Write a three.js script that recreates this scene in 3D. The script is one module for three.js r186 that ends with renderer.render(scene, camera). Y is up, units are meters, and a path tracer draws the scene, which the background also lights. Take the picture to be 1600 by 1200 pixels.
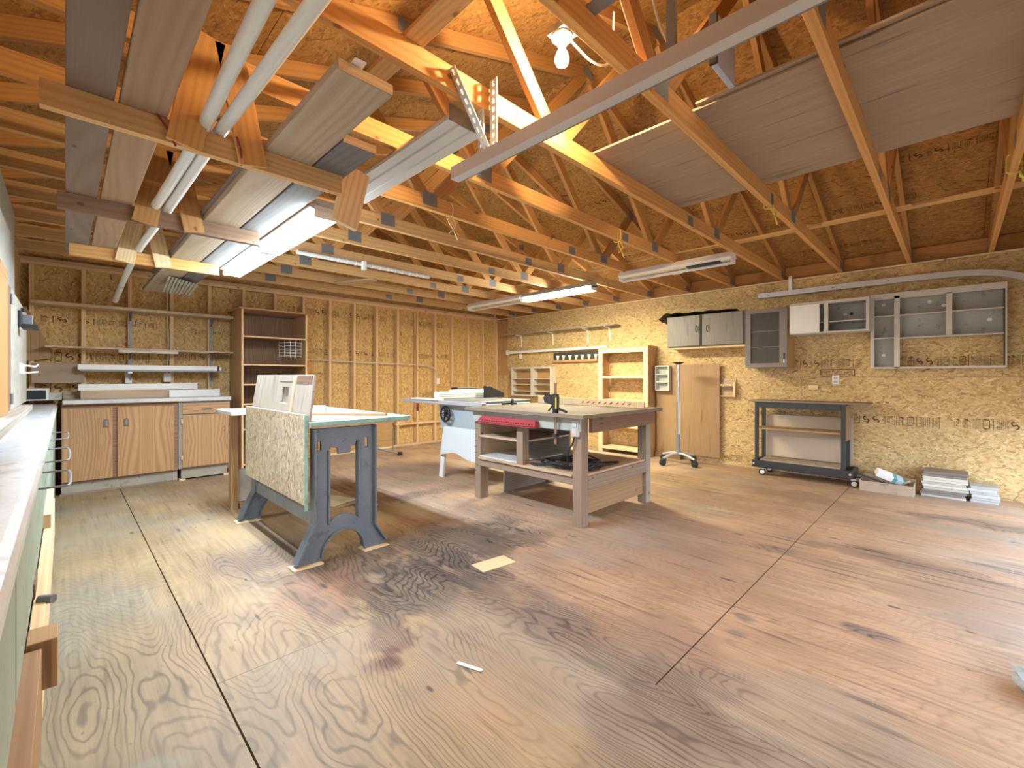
import * as THREE from 'three';
import { mergeGeometries } from 'three/addons/utils/BufferGeometryUtils.js';
import { RectAreaLightUniformsLib } from 'three/addons/lights/RectAreaLightUniformsLib.js';

// ---------------------------------------------------------------- camera, sky, exposure
const scene = new THREE.Scene();
const camera = new THREE.PerspectiveCamera(81.53, 4 / 3, 0.02, 80);
camera.position.set(0, 1.21, 0);
camera.lookAt(0.7083, 1.21, -0.7059);
camera.setViewOffset(1600, 1200, 0, 9, 1600, 1200);
const renderer = new THREE.WebGLRenderer({ antialias: true });
renderer.toneMapping = THREE.LinearToneMapping;
renderer.toneMappingExposure = 1.45;
renderer.shadowMap.enabled = true;
scene.background = new THREE.Color().setRGB(0.80, 0.94, 1.12);   // overcast sky outside the openings
scene.backgroundIntensity = 5.4;
RectAreaLightUniformsLib.init();
const LAMP = { bulb: 5.4, left: 150, left_glow: 62, middle: 320, middle_glow: 70 };

// ---------------------------------------------------------------- helpers
function mulberry(s) { return () => { s |= 0; s = s + 0x6D2B79F5 | 0; let t = Math.imul(s ^ s >>> 15, 1 | s); t = t + Math.imul(t ^ t >>> 7, 61 | t) ^ t; return ((t ^ t >>> 14) >>> 0) / 4294967296; }; }
const rnd = mulberry(77);
const rr = (a, b) => a + (b - a) * rnd();
const PERM = new Uint8Array(512); { const r = mulberry(5), p = [...Array(256).keys()]; for (let i = 255; i > 0; i--) { const j = Math.floor(r() * (i + 1)); [p[i], p[j]] = [p[j], p[i]]; } for (let i = 0; i < 512; i++) PERM[i] = p[i & 255]; }
const GX = new Float32Array(256), GY = new Float32Array(256); for (let i = 0; i < 256; i++) { GX[i] = Math.cos(i * 2.399963); GY[i] = Math.sin(i * 2.399963); }
function noise(x, y) {   // gradient noise, about -0.7 .. 0.7
  const xf = Math.floor(x), yf = Math.floor(y), X = xf & 255, Y = yf & 255; x -= xf; y -= yf;
  const u = x * x * x * (x * (x * 6 - 15) + 10), v = y * y * y * (y * (y * 6 - 15) + 10);
  const a = PERM[PERM[X] + Y], b = PERM[PERM[X + 1] + Y], c = PERM[PERM[X] + Y + 1], d = PERM[PERM[X + 1] + Y + 1];
  const na = GX[a] * x + GY[a] * y, nb = GX[b] * (x - 1) + GY[b] * y, nc = GX[c] * x + GY[c] * (y - 1), nd = GX[d] * (x - 1) + GY[d] * (y - 1);
  return na + u * (nb - na) + v * (nc - na + u * (na - nb - nc + nd));
}
const fbm = (x, y, n = 3) => { let s = 0, a = 1; for (let i = 0; i < n; i++) { s += a * noise(x, y); x = x * 2.03 + 17.1; y = y * 2.03 + 9.7; a *= 0.5; } return s; };
const clamp = (x, a = 0, b = 1) => x < a ? a : x > b ? b : x;
const smooth = (a, b, x) => { x = clamp((x - a) / (b - a)); return x * x * (3 - 2 * x); };
function dataTex(w, h, data, srgb = true, wrap = THREE.RepeatWrapping) {
  const t = new THREE.DataTexture(data, w, h, THREE.RGBAFormat); t.magFilter = THREE.LinearFilter; t.minFilter = THREE.LinearMipmapLinearFilter; t.generateMipmaps = true;
  t.wrapS = t.wrapT = wrap; if (srgb) t.colorSpace = THREE.SRGBColorSpace; t.needsUpdate = true; return t;
}
const used = new Map();
function numbered(n) { const k = used.get(n) ?? 0; used.set(n, k + 1); return k ? n + '_' + String(k).padStart(3, '0') : n; }
function thing(name, label, category, group) {
  const o = new THREE.Group(); o.name = numbered(name); o.userData = { label, category }; if (group) o.userData.group = group; scene.add(o); return o;
}
function structure(name, label) { const o = new THREE.Group(); o.name = name; o.userData = { kind: 'structure', label }; scene.add(o); return o; }
function seat(o) {   // move the group's origin to the middle of its base
  o.updateMatrixWorld(true);
  const b = new THREE.Box3().setFromObject(o), c = b.getCenter(new THREE.Vector3()); c.y = b.min.y; c.sub(o.position);
  for (const k of o.children) k.position.sub(c);
  o.position.add(c); return o;
}
function copy(o, dx, dy, dz, label) {
  const c = o.clone(); c.name = numbered(o.name.replace(/_\d\d\d$/, '')); c.position.add(new THREE.Vector3(dx, dy, dz)); c.userData = { ...o.userData }; if (label) c.userData.label = label; scene.add(c); return c;
}
function mesh(name, parent, mat, geo) {
  const m = new THREE.Mesh(geo, mat); m.name = name; m.castShadow = m.receiveShadow = true; parent.add(m); return m;
}
// chamfered box about the origin, uv in metres, v along the grain (the longest side unless given)
const boxes = new Map();
function boxGeo(w, h, d, c = 0.0015, grain) {
  const g = grain ?? (w >= h && w >= d ? 0 : h >= d ? 1 : 2), variant = Math.floor(rnd() * 5), key = [w.toFixed(3), h.toFixed(3), d.toFixed(3), c, g, variant].join();
  if (boxes.has(key)) return boxes.get(key);
  c = Math.min(c, w * 0.3, h * 0.3, d * 0.3);
  const S = [w / 2, h / 2, d / 2], pos = [], nor = [], uv = [], ou = rr(0, 3), ov = rr(0, 3);
  const P = (sx, sy, sz, ax) => { const s = [sx, sy, sz], p = [0, 0, 0]; for (let i = 0; i < 3; i++) p[i] = s[i] * (S[i] - (i === ax ? 0 : c)); return p; };
  const face = (pts, n, ax) => {
    const [e, f] = [0, 1, 2].filter((i) => i !== ax), vA = g === ax ? (S[e] > S[f] ? e : f) : g, uA = vA === e ? f : e;
    const a = new THREE.Vector3(...pts[0]), b = new THREE.Vector3(...pts[1]), cc = new THREE.Vector3(...pts[2]);
    if (b.clone().sub(a).cross(cc.clone().sub(a)).dot(new THREE.Vector3(...n)) < 0) pts.reverse();
    const idx = pts.length === 4 ? [0, 1, 2, 0, 2, 3] : [0, 1, 2];
    for (const i of idx) { pos.push(...pts[i]); nor.push(...n); uv.push(pts[i][uA] + ou + ax * 0.37, pts[i][vA] + ov + ax * 0.71); }
  };
  for (let ax = 0; ax < 3; ax++) for (const s of [-1, 1]) {
    const [e, f] = [0, 1, 2].filter((i) => i !== ax), q = (a, b) => { const v = [0, 0, 0]; v[ax] = s; v[e] = a; v[f] = b; return P(...v, ax); }, n = [0, 0, 0]; n[ax] = s;
    face([q(-1, -1), q(1, -1), q(1, 1), q(-1, 1)], n, ax);
  }
  if (c > 0) {
    for (let ax = 0; ax < 3; ax++) { const [e, f] = [0, 1, 2].filter((i) => i !== ax);
      for (const a of [-1, 1]) for (const b of [-1, 1]) { const v = (s) => { const t = [0, 0, 0]; t[ax] = s; t[e] = a; t[f] = b; return t; }, n = [0, 0, 0]; n[e] = a * Math.SQRT1_2; n[f] = b * Math.SQRT1_2;
        face([P(...v(-1), e), P(...v(1), e), P(...v(1), f), P(...v(-1), f)], n, e); } }
    for (const a of [-1, 1]) for (const b of [-1, 1]) for (const d2 of [-1, 1]) face([P(a, b, d2, 0), P(a, b, d2, 1), P(a, b, d2, 2)], [a * 0.577, b * 0.577, d2 * 0.577], 0);
  }
  const G = new THREE.BufferGeometry(); G.setAttribute('position', new THREE.Float32BufferAttribute(pos, 3)); G.setAttribute('normal', new THREE.Float32BufferAttribute(nor, 3)); G.setAttribute('uv', new THREE.Float32BufferAttribute(uv, 2));
  boxes.set(key, G); return G;
}
function box(name, parent, mat, x0, x1, y0, y1, z0, z1, o = {}) {
  const m = mesh(name, parent, mat, boxGeo(Math.abs(x1 - x0), Math.abs(y1 - y0), Math.abs(z1 - z0), o.c, o.grain));
  m.position.set((x0 + x1) / 2, (y0 + y1) / 2, (z0 + z1) / 2); if (parent.isMesh) m.position.sub(parent.position); return m;
}
const V = (x, y, z) => new THREE.Vector3(x, y, z);
// a bar from a to b: w across, t along the direction "up" made square to it
function bar(name, parent, mat, a, b, w, t, up = V(0, 1, 0), c) {
  const d = b.clone().sub(a), L = d.length(), m = mesh(name, parent, mat, boxGeo(w, t, L, c, 2)); d.normalize();
  const x = up.clone().cross(d).normalize(), y = d.clone().cross(x);
  m.quaternion.setFromRotationMatrix(new THREE.Matrix4().makeBasis(x, y, d)); m.position.copy(a).add(b).multiplyScalar(0.5); if (parent.isMesh) m.position.sub(parent.position); return m;
}
function rodGeo(a, b, r, r2 = r, seg = 14) {
  const d = b.clone().sub(a), g = new THREE.CylinderGeometry(r2, r, d.length(), seg);
  g.applyQuaternion(new THREE.Quaternion().setFromUnitVectors(V(0, 1, 0), d.clone().normalize())); const c = a.clone().add(b).multiplyScalar(0.5); g.translate(c.x, c.y, c.z); return g;
}
const rod = (name, parent, mat, a, b, r, r2, seg) => mesh(name, parent, mat, rodGeo(a, b, r, r2, seg));
const tubeGeo = (pts, r, n = 48, seg = 8, closed = false) => new THREE.TubeGeometry(new THREE.CatmullRomCurve3(pts, closed), n, r, seg, closed);
const tube = (name, parent, mat, pts, r, n, seg, closed) => mesh(name, parent, mat, tubeGeo(pts, r, n, seg, closed));
function boxAt(x0, x1, y0, y1, z0, z1, c = 0.001) { const g = boxGeo(Math.abs(x1 - x0), Math.abs(y1 - y0), Math.abs(z1 - z0), c).clone(); g.translate((x0 + x1) / 2, (y0 + y1) / 2, (z0 + z1) / 2); return g; }
const merged = (name, parent, mat, geos) => mesh(name, parent, mat, mergeGeometries(geos.map((g) => { const q = g.index ? g.toNonIndexed() : g; for (const k of Object.keys(q.attributes)) if (!['position', 'normal', 'uv'].includes(k)) q.deleteAttribute(k); return q; })));
function plate(pts, depth, holes = [], bevel = 0.002) {   // outline in x, y extruded along z
  const s = new THREE.Shape(pts.map((p) => new THREE.Vector2(...p))); for (const h of holes) s.holes.push(new THREE.Path(h.map((p) => new THREE.Vector2(...p))));
  const g = new THREE.ExtrudeGeometry(s, { depth: depth - 2 * bevel, bevelEnabled: bevel > 0, bevelSize: bevel, bevelThickness: bevel, bevelSegments: 1, bevelOffset: -bevel, curveSegments: 16 }); g.translate(0, 0, bevel); return g;
}

// ---------------------------------------------------------------- textures
function osbTexture(W, seed, along) {   // a square metre and a bit of strand board; flakes wrap round the edges
  const r = mulberry(seed), col = new Float32Array(W * W * 3).fill(0.5), hgt = new Float32Array(W * W);
  for (let i = 0; i < W * W; i++) { col[i * 3] = 200; col[i * 3 + 1] = 166; col[i * 3 + 2] = 116; }
  const tones = [[214, 183, 134], [206, 172, 122], [220, 193, 148], [198, 163, 113], [210, 176, 128], [190, 154, 105], [204, 168, 122], [216, 186, 141], [178, 140, 94], [206, 172, 132]];
  const px = W / 1.22;
  for (let k = 0; k < 9000; k++) {
    const cx = r() * W, cy = r() * W, L = (0.03 + 0.075 * r() * r()) * px, w = (0.004 + 0.016 * r()) * px, a = (along ? Math.PI / 2 : 0) + (r() + r() + r() - 1.5) * 1.15, ca = Math.cos(a), sa = Math.sin(a);
    const t = tones[Math.floor(r() * tones.length)], f = 0.95 + 0.1 * r(), top = k / 9000 + 0.4 * r(), R = Math.ceil(L + w), bend = (r() - 0.5) * 0.2, dark = r() < 0.012;
    for (let y = -R; y <= R; y++) for (let x = -R; x <= R; x++) {
      const u = (x * ca + y * sa) / L, v = (-x * sa + y * ca) / w + bend * u * u * 4; if (u < -0.5 || u > 0.5 || v < -0.5 || v > 0.5) continue;
      const i = (((Math.floor(cy) + y + 2 * W) % W) * W + (Math.floor(cx) + x + 2 * W) % W), edge = Math.min(0.5 - Math.abs(v), (0.5 - Math.abs(u)) * 4);
      const g = (dark ? 0.74 : f) * (edge < 0.09 ? 0.965 : 1) * (1 + 0.03 * Math.sin(v * 21 + u * 3 + k));
      col[i * 3] = t[0] * g; col[i * 3 + 1] = t[1] * g; col[i * 3 + 2] = t[2] * g; hgt[i] = top - (edge < 0.06 ? 0.1 : 0);
    }
  }
  const out = new Uint8Array(W * W * 4), bmp = new Uint8Array(W * W * 4);
  for (let i = 0; i < W * W; i++) { const n = 1 + 0.05 * (r() - 0.5); for (let c = 0; c < 3; c++) out[i * 4 + c] = clamp(col[i * 3 + c] * n, 0, 255); out[i * 4 + 3] = 255; bmp[i * 4] = bmp[i * 4 + 1] = bmp[i * 4 + 2] = clamp(hgt[i] * 180, 0, 255); bmp[i * 4 + 3] = 255; }
  const a = dataTex(W, W, out), b = dataTex(W, W, bmp, false); for (const t of [a, b]) t.repeat.set(1 / 1.22, 1 / 1.22); return [a, b];
}
function woodTexture(W, H, mU, mV, o) {   // pale wood, grain along v; tinted by the material's colour
  const out = new Uint8Array(W * H * 4), knots = [], r = mulberry(o.seed); for (let k = 0; k < (o.knots ?? 0); k++) knots.push([r() * mU, r() * mV, 0.006 + 0.012 * r()]);
  for (let y = 0; y < H; y++) for (let x = 0; x < W; x++) {
    const u = x / W * mU, v = y / H * mV; let du = 0, dk = 0;
    for (const [ku, kv, kr] of knots) { const a = (u - ku) / kr, b = (v - kv) / (kr * 2.4), q = Math.exp(-(a * a + b * b) * 0.35); du += q * (a > 0 ? 1 : -1) * kr * 0.9; dk = Math.max(dk, smooth(1.3, 0.5, Math.hypot(a, b * 1.6))); }
    const w = u + du + (o.wave ?? 0.02) * noise(u * 6 + 3, v * (o.stretch ?? 0.9)) + 0.004 * noise(u * 30, v * 4);
    const ring = 0.5 + 0.5 * Math.sin((w * (o.rings ?? 90) + (o.figure ?? 3) * noise(w * 8, v * 0.7)) * 2), fine = noise(u * 700, v * 9) * 0.5 + noise(u * 260, v * 3);
    const s = 0.88 + 0.06 * (1 - ring * ring) * (o.contrast ?? 1) + 0.035 * fine + 0.06 * noise(u * 5, v * 1.1 + 7) - 0.26 * dk, i = (y * W + x) * 4;
    out[i] = clamp(s * 255, 0, 255); out[i + 1] = clamp((s - 0.035 * ring * (o.contrast ?? 1) - 0.05 * dk) * 255, 0, 255); out[i + 2] = clamp((s - 0.07 * ring * (o.contrast ?? 1) - 0.08 * dk) * 255, 0, 255); out[i + 3] = 255;
  }
  const t = dataTex(W, H, out, true, THREE.MirroredRepeatWrapping); t.repeat.set(1 / mU, 1 / mV); return t;
}
function speckTexture(W, m, f) {   // free pattern over a square of m metres
  const out = new Uint8Array(W * W * 4);
  for (let y = 0; y < W; y++) for (let x = 0; x < W; x++) { const c = f(x / W * m, y / W * m), i = (y * W + x) * 4; for (let k = 0; k < 3; k++) out[i + k] = clamp(c[k] ?? c[0], 0, 1) * 255; out[i + 3] = 255; }
  const t = dataTex(W, W, out, true, THREE.MirroredRepeatWrapping); t.repeat.set(1 / m, 1 / m); return t;
}
const [osbMap, osbBump] = osbTexture(1024, 11, true);
const [osbMap2, osbBump2] = osbTexture(1024, 23, false);
const lumberMap = woodTexture(256, 1024, 0.25, 2, { seed: 3, knots: 3, rings: 120, wave: 0.03, contrast: 0.8 });
const boardMap = woodTexture(512, 1024, 0.5, 2, { seed: 8, knots: 1, rings: 75, figure: 7, wave: 0.08, stretch: 0.7, contrast: 0.7 });
const plyMap = speckTexture(1024, 1.3, (u, v) => { const n = 0.86 + 0.05 * noise(u * 60, v * 2.5) + 0.05 * noise(u * 160, v * 7) + 0.05 * fbm(u * 3, v * 1.4, 3) - 0.16 * smooth(0.3, 0.55, noise(u * 24 + 3, v * 1.6) + 0.4 * noise(u * 70, v * 4)); return [n, n - 0.012, n - 0.02]; });
const veneerMap = woodTexture(512, 1024, 0.6, 1.2, { seed: 31, rings: 130, figure: 8, wave: 0.07, stretch: 1.0, contrast: 1.7 });
const wornMap = speckTexture(512, 1, (u, v) => { const n = fbm(u * 5, v * 5, 4), p = smooth(0.34, 0.6, fbm(u * 13 + 7, v * 13, 4)); return [0.92 + 0.06 * n - 0.12 * p + 0.05 * noise(u * 90, v * 90)]; });

const MATS = new Map();
function mat(key, rgb, rough = 0.7, o = {}) {
  if (MATS.has(key)) return MATS.get(key);
  const m = new (o.physical ? THREE.MeshPhysicalMaterial : THREE.MeshStandardMaterial)({ roughness: rough, metalness: o.metal ?? 0, map: o.map ?? null, bumpMap: o.bump ?? null, bumpScale: o.bumpScale ?? 1 });
  m.color.setRGB(...rgb); m.name = key; if (o.more) Object.assign(m, o.more); MATS.set(key, m); return m;
}
const wood = (key, rgb, rough = 0.72, map = lumberMap) => mat(key, rgb, rough, { map });
const M = {
  osbWall: mat('osbWall', [0.96, 1.0, 0.94], 0.75, { map: osbMap, bump: osbBump, bumpScale: 0.0004 }),
  osbBack: mat('osbBack', [1.02, 0.98, 0.80], 0.75, { map: osbMap2, bump: osbBump2, bumpScale: 0.0004 }),
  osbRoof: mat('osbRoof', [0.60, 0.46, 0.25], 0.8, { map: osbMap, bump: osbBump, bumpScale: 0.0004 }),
  osbPale: mat('osbPale', [1.12, 1.36, 1.95], 0.8, { map: osbMap, bump: osbBump, bumpScale: 0.0004 }),
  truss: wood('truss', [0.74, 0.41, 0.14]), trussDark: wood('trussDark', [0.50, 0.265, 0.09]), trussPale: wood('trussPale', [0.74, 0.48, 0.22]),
  stud: wood('stud', [0.93, 0.67, 0.38]), plate: wood('plate', [0.76, 0.53, 0.32]), pine: wood('pine', [0.95, 0.75, 0.46]), oldPine: wood('oldPine', [0.35, 0.26, 0.19]), apronRed: wood('apronRed', [0.30, 0.17, 0.11]), orangeWood: wood('orangeWood', [0.52, 0.26, 0.09]),
  greyWood: wood('greyWood', [0.42, 0.38, 0.33], 0.8), darkWood: wood('darkWood', [0.26, 0.15, 0.09]), plankTan: mat('plankTan', [0.50, 0.41, 0.31], 0.75, { map: boardMap }), plankGrey: mat('plankGrey', [0.25, 0.20, 0.17], 0.8, { map: boardMap }), plankSlate: mat('plankSlate', [0.20, 0.20, 0.21], 0.8, { map: boardMap }),
  ply: mat('ply', [0.50, 0.39, 0.29], 0.7, { map: plyMap }), plyBrown: mat('plyBrown', [0.50, 0.32, 0.16], 0.65, { map: plyMap }), plyOrange: mat('plyOrange', [0.68, 0.42, 0.19], 0.65, { map: plyMap }), shelfTan: mat('shelfTan', [0.74, 0.56, 0.38], 0.65, { map: plyMap }), benchTop: mat('benchTop', [0.29, 0.23, 0.175], 0.75, { map: boardMap }),
  veneer: mat('veneer', [0.50, 0.31, 0.16], 0.45, { map: veneerMap }), veneerDark: mat('veneerDark', [0.30, 0.18, 0.10], 0.5, { map: veneerMap }), veneerEdge: mat('veneerEdge', [0.80, 0.56, 0.30], 0.5, { map: veneerMap }), greyVeneer: mat('greyVeneer', [0.29, 0.26, 0.24], 0.5, { map: plyMap }),
  plankBrown: mat('plankBrown', [0.42, 0.29, 0.19], 0.75, { map: boardMap }), beamBrown: wood('beamBrown', [0.44, 0.27, 0.14]), beamDark: wood('beamDark', [0.24, 0.145, 0.09]), boardPale: mat('boardPale', [0.56, 0.49, 0.40], 0.7, { map: plyMap }),
  white: mat('white', [0.84, 0.84, 0.83], 0.5), laminate: mat('laminate', [0.74, 0.76, 0.77], 0.35, { map: wornMap }), cream: mat('cream', [0.72, 0.66, 0.55], 0.55, { map: wornMap }), greyPaint: mat('greyPaint', [0.60, 0.57, 0.51], 0.5), greyPanel: mat('greyPanel', [0.52, 0.53, 0.48], 0.55, { map: wornMap }),
  paintGreen: mat('paintGreen', [0.36, 0.43, 0.35], 0.6, { map: wornMap }), mint: mat('mint', [0.36, 0.62, 0.53], 0.5, { map: wornMap }), weathered: mat('weathered', [0.42, 0.39, 0.33], 0.7, { map: wornMap }),
  iron: mat('iron', [0.19, 0.22, 0.26], 0.45, { map: wornMap, metal: 0.2 }), galv: mat('galv', [0.60, 0.63, 0.66], 0.4, { metal: 0.35 }), galvDull: mat('galvDull', [0.27, 0.29, 0.32], 0.5, { metal: 0.3, map: wornMap }), chrome: mat('chrome', [0.60, 0.60, 0.61], 0.3, { metal: 1 }),
  sawGrey: mat('sawGrey', [0.42, 0.50, 0.54], 0.45), black: mat('black', [0.015, 0.015, 0.018], 0.5), rubber: mat('rubber', [0.025, 0.025, 0.027], 0.7), darkFrame: mat('darkFrame', [0.05, 0.055, 0.06], 0.45, { map: wornMap, metal: 0.3 }), dark: mat('dark', [0.05, 0.045, 0.04], 0.8),
  pvc: mat('pvc', [0.66, 0.70, 0.70], 0.35), cloth: mat('cloth', [0.70, 0.74, 0.76], 0.9), red: mat('red', [0.36, 0.045, 0.055], 0.5), yellowRope: mat('yellowRope', [0.75, 0.55, 0.10], 0.8), rope: mat('rope', [0.66, 0.50, 0.30], 0.9), cardboard: mat('cardboard', [0.50, 0.40, 0.31], 0.85, { map: wornMap }), yellow: mat('yellow', [0.70, 0.66, 0.10], 0.5), redWire: mat('redWire', [0.25, 0.03, 0.03], 0.5),
};

// ---------------------------------------------------------------- printed grade marks (ink only)
function inkTexture(w, h, draw) {
  const c = document.createElement('canvas'); c.width = w; c.height = h; const g = c.getContext('2d');
  g.fillStyle = '#000'; g.fillRect(0, 0, w, h); g.fillStyle = g.strokeStyle = '#fff'; draw(g, w, h);
  const t = new THREE.CanvasTexture(c); t.magFilter = THREE.LinearFilter; return t;
}
function markStrip(seed) {   // columns of small upright print, rules, a round S mark, an arrow, ruled boxes
  return inkTexture(768, 128, (g, w, h) => {
    const r = mulberry(seed); let x = 8;
    const column = (n, size) => { for (let k = 0; k < n && x < w - 20; k++) { for (let y = 14; y < h - 14; y += size * 0.9) if (r() < 0.82) g.fillRect(x, y, size, size * (0.3 + 0.4 * r())); x += size * 1.7; } };
    while (x < w - 60) {
      const k = [0, 4, 5, 2, 4, 5, 1, 4, 3, 5, 4, 0][Math.floor(r() * 12)];
      if (k === 0) { g.fillRect(x, 6, 5, h - 12); x += 16; }
      else if (k === 1) { g.lineWidth = 11; g.beginPath(); g.arc(x + 26, 46, 19, Math.PI * 0.1, Math.PI * 1.5); g.stroke(); g.beginPath(); g.arc(x + 34, 80, 19, Math.PI * 1.1, Math.PI * 2.5); g.stroke(); x += 74; }
      else if (k === 2) { g.lineWidth = 4; g.strokeRect(x + 3, 20, 44, h - 40); g.fillRect(x + 8, 12, 34, 5); g.fillRect(x + 8, h - 17, 34, 5); for (let q = 0; q < 5; q++) g.fillRect(x + 13, 36 + q * 12, 24 * r() + 4, 4); x += 60; }
      else if (k === 3) { g.beginPath(); g.moveTo(x, 20); g.lineTo(x + 30, 20); g.lineTo(x + 48, 44); g.lineTo(x + 24, 34); g.fill(); column(3, 7); x += 20; }
      else column(3 + Math.floor(r() * 5), 5 + Math.floor(r() * 4));
      x += 8;
    }
  });
}
const INK = [1, 2, 3].map((s) => { const m = new THREE.MeshStandardMaterial({ color: 0x2e2118, roughness: 0.85, transparent: true, alphaMap: markStrip(s * 19) }); m.opacity = 0.72; m.name = 'ink' + s; return m; });
function mark(parent, k, len, hgt, at, ux, uy) {   // ink rectangle, ux along the strip, uy up it, a hair in front of the sheet
  const g = new THREE.PlaneGeometry(len, hgt), m = mesh('printed_mark', parent, INK[k], g), n = ux.clone().cross(uy);
  m.quaternion.setFromRotationMatrix(new THREE.Matrix4().makeBasis(ux, uy, n)); m.position.copy(at).addScaledVector(n, 0.0015);
  if (parent.isMesh) { m.position.sub(parent.position).applyQuaternion(parent.quaternion.clone().invert()); m.quaternion.premultiply(parent.quaternion.clone().invert()); }
  m.castShadow = false; return m;
}

// ---------------------------------------------------------------- floor
const floorStains = [   // x, z, half sizes, colour, strength, raggedness
  [2.05, -2.62, 0.72, 0.42, [92, 88, 84], 0.9, 0.7], [1.48, -2.25, 0.55, 0.40, [70, 64, 64], 0.95, 0.75], [1.25, -2.75, 0.45, 0.35, [78, 66, 62], 0.75, 0.8], [2.35, -2.35, 0.4, 0.25, [98, 90, 82], 0.7, 0.9], [1.6, -1.85, 0.35, 0.35, [96, 86, 80], 0.6, 0.9], [1.75, -2.95, 0.5, 0.22, [122, 112, 100], 0.6, 0.6], [1.02, -2.55, 0.34, 0.40, [156, 112, 88], 0.6, 0.6],
  [0.98, -3.30, 0.45, 0.32, [122, 104, 96], 0.75, 0.5], [1.36, -1.50, 0.42, 0.55, [136, 122, 112], 0.7, 0.6], [1.20, -1.25, 0.30, 0.30, [168, 128, 96], 0.4, 0.6], [1.75, -1.42, 0.20, 0.26, [116, 104, 104], 0.75, 0.7], [1.95, -0.95, 0.24, 0.30, [132, 108, 100], 0.55, 0.7],
  [1.55, -0.75, 0.35, 0.3, [110, 92, 88], 0.7, 0.7], [1.05, -1.86, 0.12, 0.16, [96, 66, 60], 0.7, 0.8], [0.98, -1.72, 0.08, 0.10, [84, 48, 44], 0.8, 0.9], [0.86, -1.96, 0.30, 0.18, [140, 130, 118], 0.5, 0.6], [0.20, -4.75, 0.42, 0.5, [146, 136, 116], 0.6, 0.5], [0.15, -1.72, 0.12, 0.10, [160, 160, 154], 0.6, 0.8],
  [0.95, -4.15, 0.42, 0.55, [186, 156, 114], 0.6, 0.3], [0.70, -2.75, 0.20, 0.20, [200, 170, 130], 0.4, 0.4], [3.55, -0.90, 0.09, 0.13, [128, 114, 102], 0.75, 0.7], [3.85, -0.72, 0.10, 0.10, [128, 112, 98], 0.6, 0.8], [2.42, -0.76, 0.06, 0.07, [120, 114, 108], 0.8, 0.7], [2.25, -0.74, 0.05, 0.07, [120, 116, 112], 0.7, 0.8],
  [2.70, -0.31, 0.05, 0.13, [108, 98, 100], 0.9, 0.5], [4.6, -1.65, 0.35, 0.8, [146, 116, 92], 0.6, 0.8], [5.3, -1.1, 0.25, 0.7, [132, 106, 90], 0.6, 0.8], [5.1, -2.4, 0.4, 0.6, [150, 122, 84], 0.55, 0.8], [3.4, 0.25, 0.5, 0.6, [150, 124, 108], 0.5, 0.8], [3.1, -1.35, 0.7, 0.5, [164, 138, 122], 0.5, 0.5], [3.9, -0.2, 0.15, 0.5, [126, 106, 96], 0.55, 0.9],
  [5.0, 0.1, 0.12, 0.5, [150, 146, 138], 0.6, 0.8], [5.35, 0.15, 0.14, 0.6, [104, 92, 86], 0.6, 0.9], [2.9, -4.6, 0.8, 0.25, [150, 136, 114], 0.5, 0.7], [3.1, -5.4, 0.9, 0.2, [150, 138, 120], 0.45, 0.7], [2.55, -4.0, 0.35, 0.15, [120, 108, 92], 0.6, 0.8], [2.0, -3.6, 0.6, 0.35, [176, 152, 118], 0.5, 0.5], [0.1, -5.6, 0.4, 0.25, [150, 142, 120], 0.5, 0.6],
];
const plugs = []; { const r = mulberry(41); for (let i = 0; i < 90; i++) plugs.push([-0.3 + r() * 6.8, -6.9 + r() * 7.6, 0.005 + 0.012 * r(), 0.015 + 0.05 * r(), 0.5 + 0.4 * r()]); }
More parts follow.
